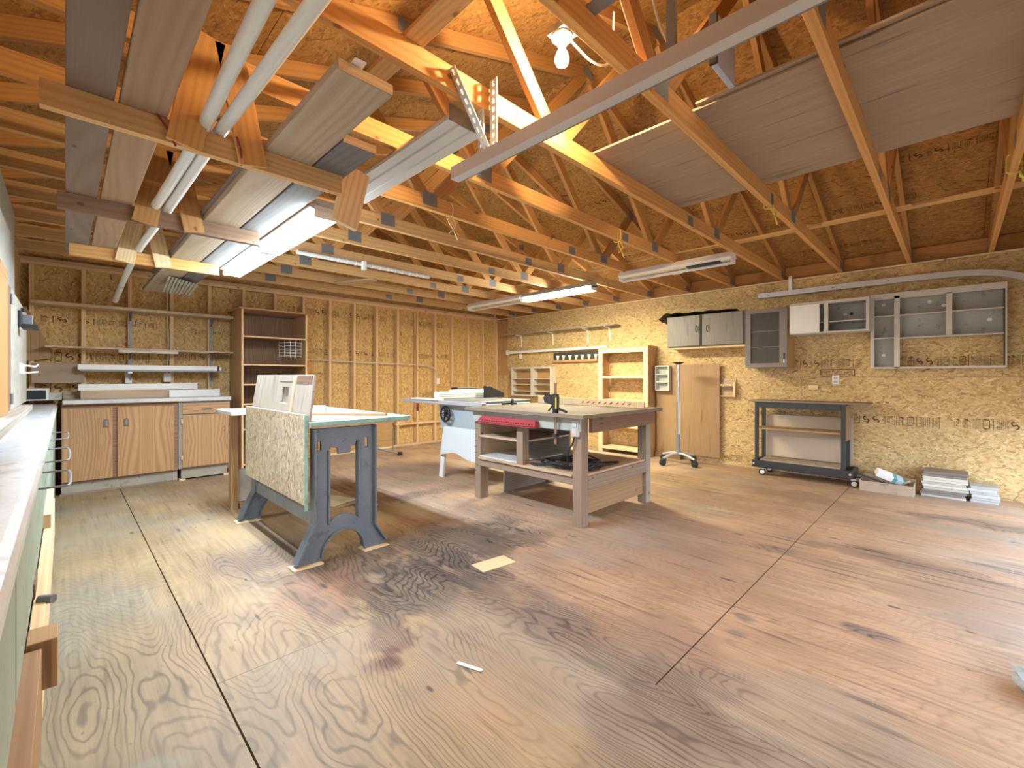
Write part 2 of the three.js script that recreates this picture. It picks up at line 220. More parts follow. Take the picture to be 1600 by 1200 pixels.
function floorColor(x, z, col) {
  const a = x + 0.035 * noise(x * 4 + col, z * 1.1), fig = noise(a * 2.3 + col * 13.7, z * 0.62 + col * 7.1), ring = fig * 28 + 2.4 * noise(x * 7, z * 2.6 + col) + 0.9 * noise(x * 15 + 9, z * 6) + 0.25 * noise(x * 40, z * 12), d = Math.abs(ring - Math.floor(ring) - 0.5) * 2;
  const figure = Math.exp(-((x - 1.35) ** 2 + (z + 1.45) ** 2) / 0.6) + 0.8 * Math.exp(-((x - 0.1) ** 2 + (z + 2.2) ** 2) / 0.7), amp = 0.16 + 0.75 * Math.min(1, figure) * smooth(-0.5, 0.2, noise(x * 1.3 + 5, z * 1.3));
  const line = smooth(0.55, 0.98, d), fibre = noise(x * 150, z * 5) * 0.6 + noise(x * 60, z * 2.2), k = smooth(0.2, 2.6, x + 0.5 * noise(x * 0.8, z * 0.8));
  let R = 154 + 24 * k, G = 132 + 16 * k, B = 100 + 24 * k; const grey = 0.5 * smooth(-0.1, 0.6, fbm(x * 1.1 + 31, z * 0.8, 4)), f = (1 - 0.34 * line * amp) * (1 + 0.09 * fibre + 0.06 * noise(x * 34, z * 1.1)) * (1 + 0.10 * fbm(x * 1.3, z * 1.1, 4)) * (1 + 0.10 * fbm(x * 3.1 + 4, z * 2.3, 4)) * (1 - 0.22 * smooth(0.5, 0.85, noise(x * 30, z * 13) + 0.6 * noise(x * 85, z * 38))) * (1 - 0.14 * smooth(0.25, 0.6, noise(x * 48, z * 3) + 0.5 * noise(x * 13, z * 0.9))); { const m = (R + G + B) / 3; R += (m - R) * grey; G += (m - G) * grey; B += (m - B) * grey; } R *= f; G *= f * (1 - 0.03 * line * amp); B *= f * (1 - 0.05 * line * amp);
  const edge = fbm(x * 5 + 3, z * 3.2, 4), streak = noise(x * 22, z * 1.4) + 0.7 * noise(x * 55, z * 2.8);
  let worn = 0; for (const [sx, sz, rx, rz, c, s, g] of floorStains) { const q = Math.hypot((x - sx) / rx, (z - sz) / rz); if (q > 1.9) continue; const w = s * smooth(1.15, 0.45, q + g * edge + 0.25 * g * streak); if (w <= 0) continue; const m = w * clamp(0.72 + 0.3 * line + 0.35 * fibre + 0.5 * edge, 0.25, 1); if (c[0] < 130) worn = Math.max(worn, w); R += (c[0] - R) * m; G += (c[1] - G) * m; B += (c[2] - B) * m; }
  { const q = 1 - 0.24 * worn * line - 0.10 * worn * smooth(0.1, 0.5, fibre); R *= q; G *= q; B *= q; } const drag = smooth(0.42, 0.75, streak + 0.6 * fbm(x * 0.9 + 20, z * 0.5, 3)) * 0.26 * smooth(0.9, 2.4, x); R *= 1 - drag; G *= 1 - drag; B *= 1 - drag * 0.8;
  for (const [px, pz, w, l, s] of plugs) { const p = ((x - px) / w) ** 2 + ((z - pz) / l) ** 2; if (p < 1) { const q = 1 - s * (1 - p) * 0.6; R *= q; G *= q; B *= q; } }
  return [R, G, B];
}
{
  const floor = structure('floor', 'worn plywood floor of large sheets with stains');
  box('subfloor', floor, M.darkWood, -0.6, 6.8, -0.14, -0.024, -7.3, 0.95);
  const xs = [-0.34, 0.425, 1.645, 2.865, 4.085, 5.305, 6.56];
  const zs = [[0.80, -0.84, -3.28, -5.72, -7.06], [0.80, 0.37, -2.07, -4.51, -7.06]];
  for (let i = 0; i < 6; i++) { const list = zs[i === 1 ? 1 : 0];
    for (let j = 0; j + 1 < list.length; j++) {
      const gx0 = i === 1 ? 0.0035 : 0.001, gx1 = i === 0 ? 0.0035 : 0.001, x0 = xs[i] + gx0, x1 = xs[i + 1] - gx1, z1 = list[j] - (list[j] === -0.84 ? 0.003 : 0.001), z0 = list[j + 1] + (list[j + 1] === -0.84 ? 0.003 : 0.001);
      const near = Math.hypot(Math.max(0, x0), Math.max(0, -z1)), ppm = near < 1.9 ? 640 : near < 3.2 ? 380 : 190, W = Math.min(2048, Math.round((x1 - x0) * ppm)), H = Math.min(2048, Math.round((z1 - z0) * ppm)), data = new Uint8Array(W * H * 4);
      for (let y = 0; y < H; y++) for (let x = 0; x < W; x++) { const c = floorColor(x0 + (x + 0.5) / W * (x1 - x0), z1 - (y + 0.5) / H * (z1 - z0), i + j * 6), o = (y * W + x) * 4; data[o] = clamp(c[0], 0, 255); data[o + 1] = clamp(c[1], 0, 255); data[o + 2] = clamp(c[2], 0, 255); data[o + 3] = 255; }
      const m = new THREE.MeshStandardMaterial({ map: dataTex(W, H, data, true, THREE.ClampToEdgeWrapping), roughness: 0.55 }); m.name = 'floor ' + i + j;
      const s = mesh('plywood_sheet', floor, m, new THREE.BoxGeometry(x1 - x0, 0.018, z1 - z0)); s.position.set((x0 + x1) / 2, -0.009, (z0 + z1) / 2);
    } }
  const ground = structure('ground', 'gravel yard outside the building'); const gm = mesh('gravel', ground, mat('gravel', [0.34, 0.32, 0.29], 0.95), new THREE.BoxGeometry(60, 0.1, 60)); gm.position.set(3, -0.25, -3);
}

// ---------------------------------------------------------------- walls
const UPV = V(0, 1, 0);
{
  const w = structure('wall_right', 'strand board wall on the right with printed grade marks');
  box('framing', w, M.darkWood, 6.57, 6.72, 0, 2.47, -7.2, 0.95);
  const sheet = (z0, z1, y0, y1) => box('osb_sheet', w, M.osbWall, 6.555, 6.568, y0 + 0.0015, y1 - 0.0015, z0 + 0.0015, z1 - 0.0015, { c: 0.0008, grain: 2 });
  const low = [[-6.664, -3.822], [-3.822, -1.382], [-1.382, 0.79]].map(([a, b]) => sheet(a, b, 0.0, 1.224)), top = [[-6.664, -4.228], [-4.228, -1.789], [-1.789, 0.79]].map(([a, b]) => sheet(a, b, 1.224, 2.452));
  const ux = V(0, 0, 1), put = (p, k, z, len, y, h) => mark(p, k, len, h, V(6.555, y, z), ux, UPV);
  put(low[2], 0, -0.46, 0.84, 0.735, 0.125); put(low[2], 1, 0.38, 0.8, 0.745, 0.125); put(low[1], 2, -1.72, 0.6, 0.74, 0.12); put(top[2], 2, -1.09, 0.74, 1.392, 0.13); put(top[2], 0, -0.04, 0.72, 1.392, 0.12); put(top[2], 1, 0.55, 0.4, 1.39, 0.12); put(low[1], 0, -2.2, 0.3, 0.10, 0.12);
  const red = new THREE.MeshStandardMaterial({ color: 0x5a2412, roughness: 0.85, transparent: true, alphaMap: inkTexture(256, 64, (g) => { g.lineWidth = 6; g.strokeRect(4, 4, 248, 56); const r = mulberry(9); for (let y = 16; y < 52; y += 13) for (let x = 16; x < 236; x += 9) if (r() < 0.7) g.fillRect(x, y, 6, 6 * r() + 2); }) });
  const st = mark(top[2], 0, 0.34, 0.087, V(6.555, 1.276, -1.01), ux, UPV); st.material = red;
  box('top_plate', w, M.pine, 6.53, 6.69, 2.452, 2.47, -7.1, 0.9);
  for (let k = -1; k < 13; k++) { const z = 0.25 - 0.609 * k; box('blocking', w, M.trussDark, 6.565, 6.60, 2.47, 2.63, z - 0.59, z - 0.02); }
  box('corner_board', w, M.plyOrange, 6.552, 6.57, 1.28, 2.43, -7.04, -6.668); box('corner_sheet', w, M.osbWall, 6.552, 6.57, 0, 1.278, -7.04, -6.668);
}
{
  const w = structure('wall_back', 'stud wall at the back sheathed in strand board');
  box('framing', w, M.darkWood, -0.6, 6.72, -0.1, 2.51, -7.3, -7.075);
  const sh = []; for (const [x0, x1] of [[-0.45, 1.96], [1.96, 4.40], [4.40, 6.72]]) sh.push(box('osb_sheet', w, M.osbBack, x0 + 0.0015, x1 - 0.0015, 0, 1.28, -7.074, -7.06, { c: 0.0008, grain: 0 }), box('osb_sheet', w, M.osbBack, x0 + 0.0015, x1 - 0.0015, 1.284, 2.5, -7.074, -7.06, { c: 0.0008, grain: 0 }));
  const ux = V(1, 0, 0), put = (p, k, x, len, y, h) => mark(p, k, len, h, V(x, y, -7.06), ux, UPV);
  put(sh[1], 0, 0.35, 0.95, 1.45, 0.13); put(sh[1], 1, 1.25, 0.75, 1.49, 0.13); put(sh[0], 2, 0.25, 0.9, 1.10, 0.12); put(sh[1], 2, 0.35, 1.1, 1.86, 0.08); put(sh[1], 1, 1.4, 0.5, 1.82, 0.07); put(sh[3], 1, 2.75, 0.85, 2.24, 0.14); put(sh[3], 2, 3.6, 0.8, 2.24, 0.12); put(sh[5], 0, 4.85, 0.85, 2.22, 0.12); put(sh[3], 0, 2.8, 0.9, 1.63, 0.11); put(sh[3], 2, 3.75, 0.95, 1.62, 0.11); put(sh[5], 1, 4.9, 0.95, 1.62, 0.11); put(sh[2], 1, 5.0, 0.9, 0.9, 0.1);
  for (let k = 0; k < 18; k++) { const x = -0.253 + 0.40 * k; box('stud', w, M.stud, x - 0.019, x + 0.019, 0.038, 2.43, -7.06, -6.97); }
  box('bottom_plate', w, M.plate, -0.45, 6.56, 0, 0.038, -7.06, -6.97);
  box('top_plate', w, M.stud, -0.45, 6.56, 2.43, 2.468, -7.06, -6.97); box('top_plate', w, M.plate, -0.45, 6.56, 2.47, 2.508, -7.06, -6.97);
  box('brace', w, M.stud, 4.10, 6.5, 0.375, 0.413, -7.06, -6.96);
  mesh('gable', w, M.osbBack, plate([[-0.7, 2.50], [6.86, 2.50], [6.86, 2.54], [3.08, 3.80], [-0.7, 2.54]], 0.05, [], 0)).position.set(0, 0, -7.125);
}
{
  const w = structure('wall_left', 'left wall with a window above the counter');
  const wz0 = -3.2, wz1 = -1.0, wy0 = 1.0, wy1 = 1.74, seg = (z0, z1, y0, y1) => { box('framing', w, M.darkWood, -0.45, -0.346, y0, y1, z0, z1); box('osb_sheet', w, M.osbWall, -0.346, -0.333, y0, y1, z0, z1, { c: 0.0008, grain: 2 }); };
  seg(-7.06, wz0, 0, 2.47); seg(wz1, 0.80, 0, 2.47); seg(wz0, wz1, 0, wy0); seg(wz0, wz1, wy1, 2.47);
  for (let k = -1; k < 13; k++) { const z = 0.25 - 0.609 * k; box('blocking', w, M.plate, -0.42, -0.39, 2.47, 2.63, z - 0.59, z - 0.02); }
  const f = structure('window_1', 'wooden window over the left counter'); const wd = M.orangeWood;
  box('jamb', f, wd, -0.45, -0.22, wy0, wy1, wz0 - 0.45, wz0 - 0.002); box('jamb', f, wd, -0.45, -0.22, wy0, wy1, wz1 + 0.002, wz1 + 0.06); box('head', f, wd, -0.45, -0.22, wy1 + 0.001, wy1 + 0.05, wz0 - 0.45, wz1 + 0.06);
  box('mullion', f, M.cream, -0.41, -0.37, wy0, wy1, -2.13, -2.07); box('sash', f, M.cream, -0.41, -0.37, wy0, wy0 + 0.05, wz0, wz1); box('sash', f, M.cream, -0.41, -0.37, wy1 - 0.05, wy1, wz0, wz1);
  const glass = new THREE.MeshPhysicalMaterial({ color: 0xffffff, roughness: 0.02, transmission: 1, thickness: 0 }); glass.name = 'window glass';
  for (const [a, b] of [[wz0, -2.13], [-2.07, wz1]]) box('pane', f, glass, -0.392, -0.388, wy0 + 0.05, wy1 - 0.05, a, b, { c: 0 });
}
{
  const w = structure('wall_front', 'front wall with the wide doorway behind the camera');
  const p = (x0, x1, y0, y1) => box('wall_panel', w, M.osbWall, x0, x1, y0, y1, 0.80, 0.92, { grain: 0 });
  p(-0.45, 1.5, 0, 2.5); p(6.35, 6.72, 0, 2.5); p(1.5, 6.35, 2.2, 2.5);
  const d = structure('door_1', 'overhead garage door behind the camera, raised part of the way'); for (let k = 0; k < 5; k++) box('door_panel', d, M.white, 1.42, 6.43, 0.85 + k * 0.31, 1.155 + k * 0.31, 0.74, 0.78);
  mesh('gable', w, M.osbWall, plate([[-0.7, 2.50], [6.86, 2.50], [6.86, 2.54], [3.08, 3.80], [-0.7, 2.54]], 0.05, [], 0)).position.set(0, 0, 0.84);
}
// ---------------------------------------------------------------- roof
const SL = 0.3333, TH = Math.atan(SL), RX = 3.08, RY = 3.80, roofU = (x) => RY - SL * Math.abs(x - RX);
{
  const c = structure('ceiling', 'underside of the pitched roof, strand board sheets');
  for (const s of [1, -1]) {
    const n = V(s * Math.sin(TH), Math.cos(TH), 0), d = V(s * Math.cos(TH), -Math.sin(TH), 0), at = (r, z, up) => V(RX, RY, z).addScaledVector(d, r).addScaledVector(n, up);
    for (let row = 0; row < 4; row++) {
      const r0 = row * 1.222, len = row === 3 ? 0.42 : 1.219, edges = row % 2 ? [-7.12, -5.9, -3.46, -1.02, 0.9] : [-7.12, -4.68, -2.24, 0.2, 0.9];
      for (let k = 0; k + 1 < edges.length; k++) {
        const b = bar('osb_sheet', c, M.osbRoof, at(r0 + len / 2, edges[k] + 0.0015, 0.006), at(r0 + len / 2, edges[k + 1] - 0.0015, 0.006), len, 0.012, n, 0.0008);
        if (s === 1 && row < 3 && edges[k] > -6) { const q = (edges[k] + edges[k + 1]) / 2; for (const [dz, kk, rr0, L] of [[-0.55, 0, 0.30, 0.8], [0.45, 1, 0.28, 0.7], [0.1, 2, 0.95, 0.8]]) if (Math.abs(dz) + L / 2 < (edges[k + 1] - edges[k]) / 2) mark(b, kk, L, 0.11, at(r0 + rr0, q + dz, 0), V(0, 0, 1), d.clone().negate()); }
      }
    }
    bar('shingles', c, mat('shingle', [0.06, 0.06, 0.06], 0.9), at(2.05, -7.3, 0.026), at(2.05, 1.1, 0.026), 4.1, 0.024, n);
  }
}
const TRUSS_Z = []; for (let k = 0; k < 12; k++) TRUSS_Z.push(-6.45 + 0.609 * k);
{
  const ord = ['first', 'second', 'third', 'fourth', 'fifth', 'sixth', 'seventh', 'eighth', 'ninth', 'tenth', 'eleventh', 'twelfth'];
  const J1 = 1.92, J2 = 4.24, low = (x) => roofU(x) - 0.094, Z = V(0, 0, 1);
  const build = (t, z, mt, md) => {
    const P = (x, y) => V(x, y, z);
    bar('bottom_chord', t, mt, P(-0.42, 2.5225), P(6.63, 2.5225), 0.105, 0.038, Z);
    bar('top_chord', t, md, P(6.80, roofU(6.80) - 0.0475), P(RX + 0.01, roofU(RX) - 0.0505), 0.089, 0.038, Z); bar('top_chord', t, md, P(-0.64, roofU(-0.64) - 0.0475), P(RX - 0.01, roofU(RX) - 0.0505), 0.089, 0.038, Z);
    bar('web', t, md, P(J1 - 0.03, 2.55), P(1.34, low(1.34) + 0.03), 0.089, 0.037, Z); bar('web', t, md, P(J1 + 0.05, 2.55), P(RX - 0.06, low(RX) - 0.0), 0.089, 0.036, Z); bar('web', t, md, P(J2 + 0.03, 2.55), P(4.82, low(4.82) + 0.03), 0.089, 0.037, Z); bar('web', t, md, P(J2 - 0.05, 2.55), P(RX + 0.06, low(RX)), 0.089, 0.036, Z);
    for (const s of [-1, 1]) for (const [x, y, w, h] of [[J1, 2.545, 0.13, 0.10], [J2, 2.545, 0.13, 0.10], [3.66, 2.515, 0.10, 0.075], [1.34, low(1.34) + 0.04, 0.10, 0.08], [4.82, low(4.82) + 0.04, 0.10, 0.08], [RX, low(RX) + 0.05, 0.15, 0.08], [6.45, 2.53, 0.16, 0.08]]) box('gusset_plate', t, M.galvDull, x - w / 2, x + w / 2, y - h / 2, y + h / 2, z + s * 0.0192, z + s * 0.0202, { c: 0 });
  };
  TRUSS_Z.forEach((z, k) => {
    const t = thing('roof_truss', `wooden roof truss with metal joint plates, ${ord[k]} one out from the back stud wall`, 'roof truss', 'roof trusses');
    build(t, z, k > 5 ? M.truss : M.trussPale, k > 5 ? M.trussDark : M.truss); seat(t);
  });
}
// long braces tying the trusses together
for (const [x, y, label] of [[4.79, 2.576, 'thin pale brace strip laid across the trusses near the right wall'], [1.0, 2.576, 'thin pale brace strip laid across the trusses above the hanging planks']]) {
  const t = thing('truss_brace', label, 'brace'); box('strip', t, M.trussPale, x - 0.045, x + 0.045, y, y + 0.019, -7.0, 0.6); seat(t);
}

// ---------------------------------------------------------------- lamps
{
  const t = thing('light_bulb_fitting', 'bare glowing bulb in a white ceramic holder up among the trusses', 'light bulb'), p = V(1.676, 2.737, -1.333), top = p.y + 0.108;
  box('mounting_strip', t, M.trussDark, 1.640, 1.712, top + 0.036, 3.318, -1.345, -1.321); box('junction_box', t, M.galvDull, 1.626, 1.726, top, top + 0.036, -1.383, -1.283); mesh('holder', t, M.white, new THREE.LatheGeometry([[0, 0], [0.05, 0], [0.05, -0.012], [0.03, -0.03], [0.02, -0.048], [0, -0.048]].map((q) => new THREE.Vector2(...q)), 28)).position.set(p.x, top, p.z);
  const glow = new THREE.MeshStandardMaterial({ color: 0xffffff, emissive: new THREE.Color().setRGB(1, 0.82, 0.58), emissiveIntensity: 10, roughness: 0.4 }); glow.name = 'bulb glass';
  mesh('bulb', t, glow, new THREE.LatheGeometry([[0, -0.041], [0.014, -0.039], [0.027, -0.029], [0.034, -0.013], [0.034, 0.004], [0.027, 0.024], [0.018, 0.042], [0.014, 0.061], [0, 0.061]].map((q) => new THREE.Vector2(...q)), 28)).position.copy(p);
  tube('cable', t, M.pvc, [V(1.72, top + 0.02, -1.333), V(1.77, top - 0.02, -1.31), V(1.85, top - 0.05, -1.29), V(1.95, top - 0.03, -1.28), V(2.02, top + 0.04, -1.28), V(2.05, top + 0.3, -1.28)], 0.006, 40);
  seat(t); const L = new THREE.PointLight(new THREE.Color().setRGB(1, 0.70, 0.38), LAMP.bulb, 0, 2); L.name = 'bulb_light'; L.position.copy(p); L.castShadow = true; L.shadow.radius = 1.5; scene.add(L);
}
function tubeFixture(o) {   // batten along z: housing, end caps, two tubes; x is the middle, y the underside of the housing
  const { x, y, z0, z1, w = 0.13, lit, hangers } = o, t = thing(o.name ?? 'fluorescent_fixture', o.label, 'light fixture');
  const body = plate([[-w / 2, 0.0], [-w * 0.2, -0.012], [w * 0.2, -0.012], [w / 2, 0.0], [w / 2, 0.01], [w * 0.28, 0.06], [-w * 0.28, 0.06], [-w / 2, 0.01]], z1 - z0, [], 0.0015);
  const b = mesh('housing', t, o.body ?? (lit ? M.greyPanel : M.white), body); b.position.set(x, y, z0);
  for (const z of [z0, z1 - 0.012]) box('end_cap', t, M.white, x - w * 0.36, x + w * 0.36, y - 0.05, y + 0.02, z, z + 0.012);
  for (const s of [-1, 1]) { const tb = rod('tube', t, lit ? lit.glass : M.pvc, V(x + s * w * 0.3, y - 0.036, z0 + 0.014), V(x + s * w * 0.3, y - 0.036, z1 - 0.014), 0.0165, 0.0165, 16); if (o.gone && s < 0) t.remove(tb); }
  box('centre_strip', t, lit ? M.galvDull : M.greyPaint, x - w * 0.12, x + w * 0.12, y - 0.02, y - 0.0125, z0 + 0.02, z1 - 0.02);
  for (const [hz, len] of hangers ?? []) rod('hanger_wire', t, M.galv, V(x, y + 0.055, hz), V(x, y + 0.06 + len, hz), 0.002, 0.002, 6);
  seat(t);
  if (lit) for (const s of [-1, 1]) { const L = new THREE.RectAreaLight(lit.color, lit.power, 0.033, z1 - z0 - 0.03); L.position.set(x + s * w * 0.3, y - 0.056, (z0 + z1) / 2); L.rotation.x = -Math.PI / 2; L.name = 'tube_light'; scene.add(L); }
  return t;
}
const cool = { color: new THREE.Color().setRGB(0.80, 0.94, 1.10), power: LAMP.left, glass: new THREE.MeshStandardMaterial({ color: 0xffffff, emissive: new THREE.Color().setRGB(0.84, 0.95, 1.0), emissiveIntensity: LAMP.left_glow }) };
const warm = { color: new THREE.Color().setRGB(1.0, 0.92, 0.58), power: LAMP.middle, glass: new THREE.MeshStandardMaterial({ color: 0xffffff, emissive: new THREE.Color().setRGB(1.0, 0.98, 0.82), emissiveIntensity: LAMP.middle_glow }) };
tubeFixture({ x: 1.083, y: 2.20, z0: -4.72, z1: -3.70, lit: cool, w: 0.185, label: 'lit twin tube light under the planks, the far one of the pair', hangers: [[-4.5, 0.24], [-3.9, 0.24]] });
tubeFixture({ x: 1.09, y: 2.20, z0: -3.67, z1: -2.64, lit: cool, w: 0.185, label: 'lit twin tube light under the planks, the near one beside the hanging board', hangers: [[-3.5, 0.24], [-2.8, 0.24]] });
tubeFixture({ x: 4.84, y: 2.40, z0: -4.56, z1: -3.32, lit: warm, w: 0.17, label: 'lit yellowish tube light hung in front of the right wall', hangers: [[-4.4, 0.04], [-3.5, 0.04]] });
tubeFixture({ x: 4.84, y: 2.40, z0: -5.82, z1: -4.58, gone: true, w: 0.17, label: 'unlit white tube light in line behind the lit yellowish one', hangers: [[-5.7, 0.04], [-4.7, 0.04]] });
{ const t = tubeFixture({ x: 4.74, y: 2.42, z0: -2.86, z1: -1.58, gone: true, w: 0.15, label: 'unlit white tube light nearest the plywood sheet overhead, one cover missing', hangers: [[-2.75, 0.02], [-1.7, 0.02]] });
  const o = t.position; box('ballast', t, M.black, 4.70 - o.x, 4.77 - o.x, 2.395 - o.y, 2.409 - o.y, -2.05 - o.z, -1.70 - o.z); tube('loose_wire', t, M.pvc, [V(4.72, 2.39, -2.3), V(4.73, 2.35, -2.2), V(4.74, 2.36, -2.1), V(4.74, 2.40, -2.05)].map((v) => v.sub(o)), 0.003, 20, 6); }
{ // dead metal hood with its perforated hangers
  const t = thing('metal_light_hood', 'long unlit grey metal light hood hung on perforated angle irons', 'light fixture');
  const prof = [[-0.105, 0], [-0.10, -0.012], [-0.045, -0.012], [-0.04, -0.022], [0.02, -0.022], [0.026, -0.010], [0.032, -0.022], [0.10, -0.016], [0.105, 0.004], [0.06, 0.055], [-0.06, 0.055]];
  const g = plate(prof, 1.2, [], 0.001); mesh('hood', t, M.galv, g).position.set(1.34, 2.41, -2.84);
  box('end_plate', t, M.galvDull, 1.236, 1.444, 2.39, 2.467, -1.640, -1.637);
  box('hanger_strap', t, M.galv, 1.32, 1.36, 2.44, 2.56, -2.775, -2.772);
  const iron = (a, b, w) => { const n = Math.floor(a.distanceTo(b) / 0.038), geos = [], d = b.clone().sub(a).normalize(), x = V(0, 0, 1).cross(d).normalize();
    const L = a.distanceTo(b), holes = []; for (let k = 0; k < n; k++) { const u = (k + 0.5) * L / n; holes.push([[-0.005, u - 0.011], [0.005, u - 0.011], [0.005, u + 0.011], [-0.005, u + 0.011]]); }
    for (const side of [0, 1]) { const pg = plate([[-w / 2, 0], [w / 2, 0], [w / 2, L], [-w / 2, L]], 0.003, holes, 0); pg.translate(side ? 0 : 0, 0, 0); const q = new THREE.Matrix4(); if (side) q.makeBasis(V(0, 0, 1), d, d.clone().cross(V(0, 0, 1)).negate()).setPosition(a.clone().addScaledVector(x, w / 2).add(V(0, 0, w / 2))); else q.makeBasis(x, d, x.clone().cross(d)).setPosition(a); pg.applyMatrix4(q); geos.push(pg); }
    merged('angle_iron', t, M.galv, geos); };
  iron(V(1.425, 2.24, -1.555), V(1.19, 2.56, -1.555), 0.042); iron(V(1.43, 2.24, -1.545), V(1.43, 2.60, -1.545), 0.046); iron(V(1.40, 2.24, -1.60), V(1.40, 2.55, -1.60), 0.04);
  seat(t);
}
// ---------------------------------------------------------------- overhead door tracks
function trackProfile() { return [[-0.026, -0.03], [0.026, -0.03], [0.026, -0.018], [0.022, -0.018], [0.022, -0.026], [-0.022, -0.026], [-0.022, 0.026], [0.026, 0.026], [0.026, 0.03], [-0.026, 0.03]]; }
{
  const t = thing('door_track', 'galvanised overhead door track crossing below the trusses near the bulb', 'door track');
  const pr = [[-0.024, -0.03], [0.024, -0.03], [0.024, 0.03], [-0.024, 0.03]], g = plate(pr, 2.2, [], 0.004); mesh('rail', t, M.galv, g).position.set(1.36, 2.215, -1.76);
  box('rail_lip', t, M.galvDull, 1.384, 1.395, 2.186, 2.194, -1.76, 0.44); for (const z of [-1.15, -0.72, -0.62]) box('bolt_slot', t, M.black, 1.3845, 1.386, 2.215, 2.222, z, z + 0.022);
  merged('hanger_bracket', t, M.galvDull, [boxAt(1.352, 1.368, 2.245, 2.56, -0.655, -0.625), boxAt(1.33, 1.39, 2.556, 2.562, -0.98, -0.60)]);
  tube('latch_wire', t, M.greyPaint, [V(1.40, 2.24, -0.66), V(1.41, 2.30, -0.67), V(1.39, 2.40, -0.70), V(1.37, 2.52, -0.72)], 0.004, 24, 6); seat(t);
}
{
  const t = thing('door_track', 'galvanised overhead door track running along the right wall above the cabinets', 'door track');
  const path = [V(6.47, 2.29, -1.85), V(6.47, 2.29, -1.2), V(6.47, 2.29, -0.5), V(6.47, 2.29, -0.12), V(6.47, 2.275, 0.02), V(6.47, 2.22, 0.17), V(6.47, 2.12, 0.30), V(6.47, 1.96, 0.38), V(6.47, 1.7, 0.40), V(6.47, 0.9, 0.40), V(6.47, 0.1, 0.40)];
  const s = new THREE.Shape(); s.moveTo(-0.03, -0.024); s.lineTo(0.03, -0.024); s.lineTo(0.03, 0.024); s.lineTo(-0.03, 0.024); s.closePath();
  const curve = new THREE.CatmullRomCurve3(path.slice(0, 5).concat([V(6.47, 2.27, 0.36), V(6.47, 2.265, 0.75)]), false); mesh('rail', t, M.galv, new THREE.ExtrudeGeometry(s, { steps: 60, bevelEnabled: false, extrudePath: new THREE.CatmullRomCurve3([V(6.47, 2.29, -1.85), V(6.47, 2.29, -1.3), V(6.47, 2.29, -0.7), V(6.47, 2.288, -0.2), V(6.47, 2.275, 0.1), V(6.47, 2.235, 0.32), V(6.47, 2.15, 0.5), V(6.47, 2.0, 0.62), V(6.47, 1.8, 0.66)]) }));
  for (const z of [-1.74, -1.05, -0.55]) box('bolt_slot', t, M.black, 6.444, 6.447, 2.286, 2.293, z, z + 0.03);
  merged('hanger_bracket', t, M.galv, [boxAt(6.455, 6.459, 2.31, 2.50, -1.50, -1.455), boxAt(6.455, 6.49, 2.31, 2.50, -1.459, -1.455)]); seat(t);
}
// plywood sheets laid over the chords
{
  let t = thing('plywood_sheet', 'large thin plywood sheet lying across the trusses overhead', 'plywood'); box('sheet', t, M.ply, 2.27, 3.49, 2.576, 2.588, -1.60, 0.72, { grain: 2 }); seat(t);
  t = thing('plywood_sheet', 'second plywood sheet stacked on the overhead sheet, set back from the bulb', 'plywood'); box('sheet', t, M.ply, 2.24, 3.46, 2.5885, 2.6005, -0.93, 0.74, { grain: 2 }); seat(t);
  const b = thing('hanging_sign', 'small pale blue striped panel leaning above the near truss', 'panel'); const g = box('panel', b, mat('paleBlue', [0.42, 0.50, 0.66], 0.5), 2.0, 2.22, 2.577, 2.80, -0.76, -0.735); box('edge', b, M.black, 1.985, 2.0, 2.577, 2.80, -0.765, -0.73); seat(b);
}
// knotted rope ends and wires on the chords
function ropeTie(label, x, z, mt, drop) {
  const t = thing('rope_tie', label, 'rope'), y = 2.47; tube('loop', t, mt, [V(x - 0.008, y + 0.095, z), V(x, y + 0.09, z + 0.028), V(x + 0.01, y + 0.04, z + 0.03), V(x, y - 0.012, z + 0.026), V(x - 0.004, y - 0.012, z - 0.026), V(x, y + 0.05, z - 0.03), V(x, y + 0.095, z - 0.024)], 0.005, 60, 6, true);
  tube('loose_end', t, mt, [V(x, y - 0.012, z + 0.024), V(x - 0.03, y - 0.05, z + 0.03), V(x + 0.01, y - drop * 0.6, z + 0.035), V(x + 0.05, y - drop, z + 0.04)], 0.005, 30, 6); tube('loose_end', t, mt, [V(x, y - 0.012, z + 0.024), V(x + 0.03, y - 0.04, z + 0.03), V(x + 0.02, y - drop * 0.5, z + 0.04), V(x - 0.03, y - drop * 0.8, z + 0.03)], 0.005, 30, 6); seat(t);
}
ropeTie('yellow rope knotted round the truss at the end of the plywood sheet', 3.64, -0.97, M.yellowRope, 0.13); ropeTie('yellow rope bundle hanging from the truss left of the unlit tube light', 3.56, -2.19, M.yellowRope, 0.16); ropeTie('bright yellow rope knotted round the rightmost truss', 4.06, 0.25, M.yellow, 0.06); ropeTie('thin white string dangling from a truss behind the metal light hood', 2.12, -2.80, M.rope, 0.18);
{ const t = thing('drain_pipe', 'white plastic pipe with rings tied under the trusses towards the back', 'pipe'); rod('pipe', t, M.pvc, V(1.60, 2.446, -4.56), V(3.14, 2.446, -4.56), 0.022, 0.022, 16); for (let k = 0; k < 12; k++) rod('ring', t, M.white, V(2.0 + k * 0.095, 2.446, -4.56), V(2.012 + k * 0.095, 2.446, -4.56), 0.026, 0.026, 14); mesh('clip', t, M.white, boxGeo(0.04, 0.09, 0.05)).position.set(2.28, 2.425, -4.53); seat(t); }
{ const t = thing('wood_offcut', 'pale flat board end tucked under the trusses before the back wall', 'offcut'); bar('board', t, M.shelfTan, V(2.55, 2.455, -5.78), V(2.75, 2.455, -5.2), 0.12, 0.02); seat(t); }

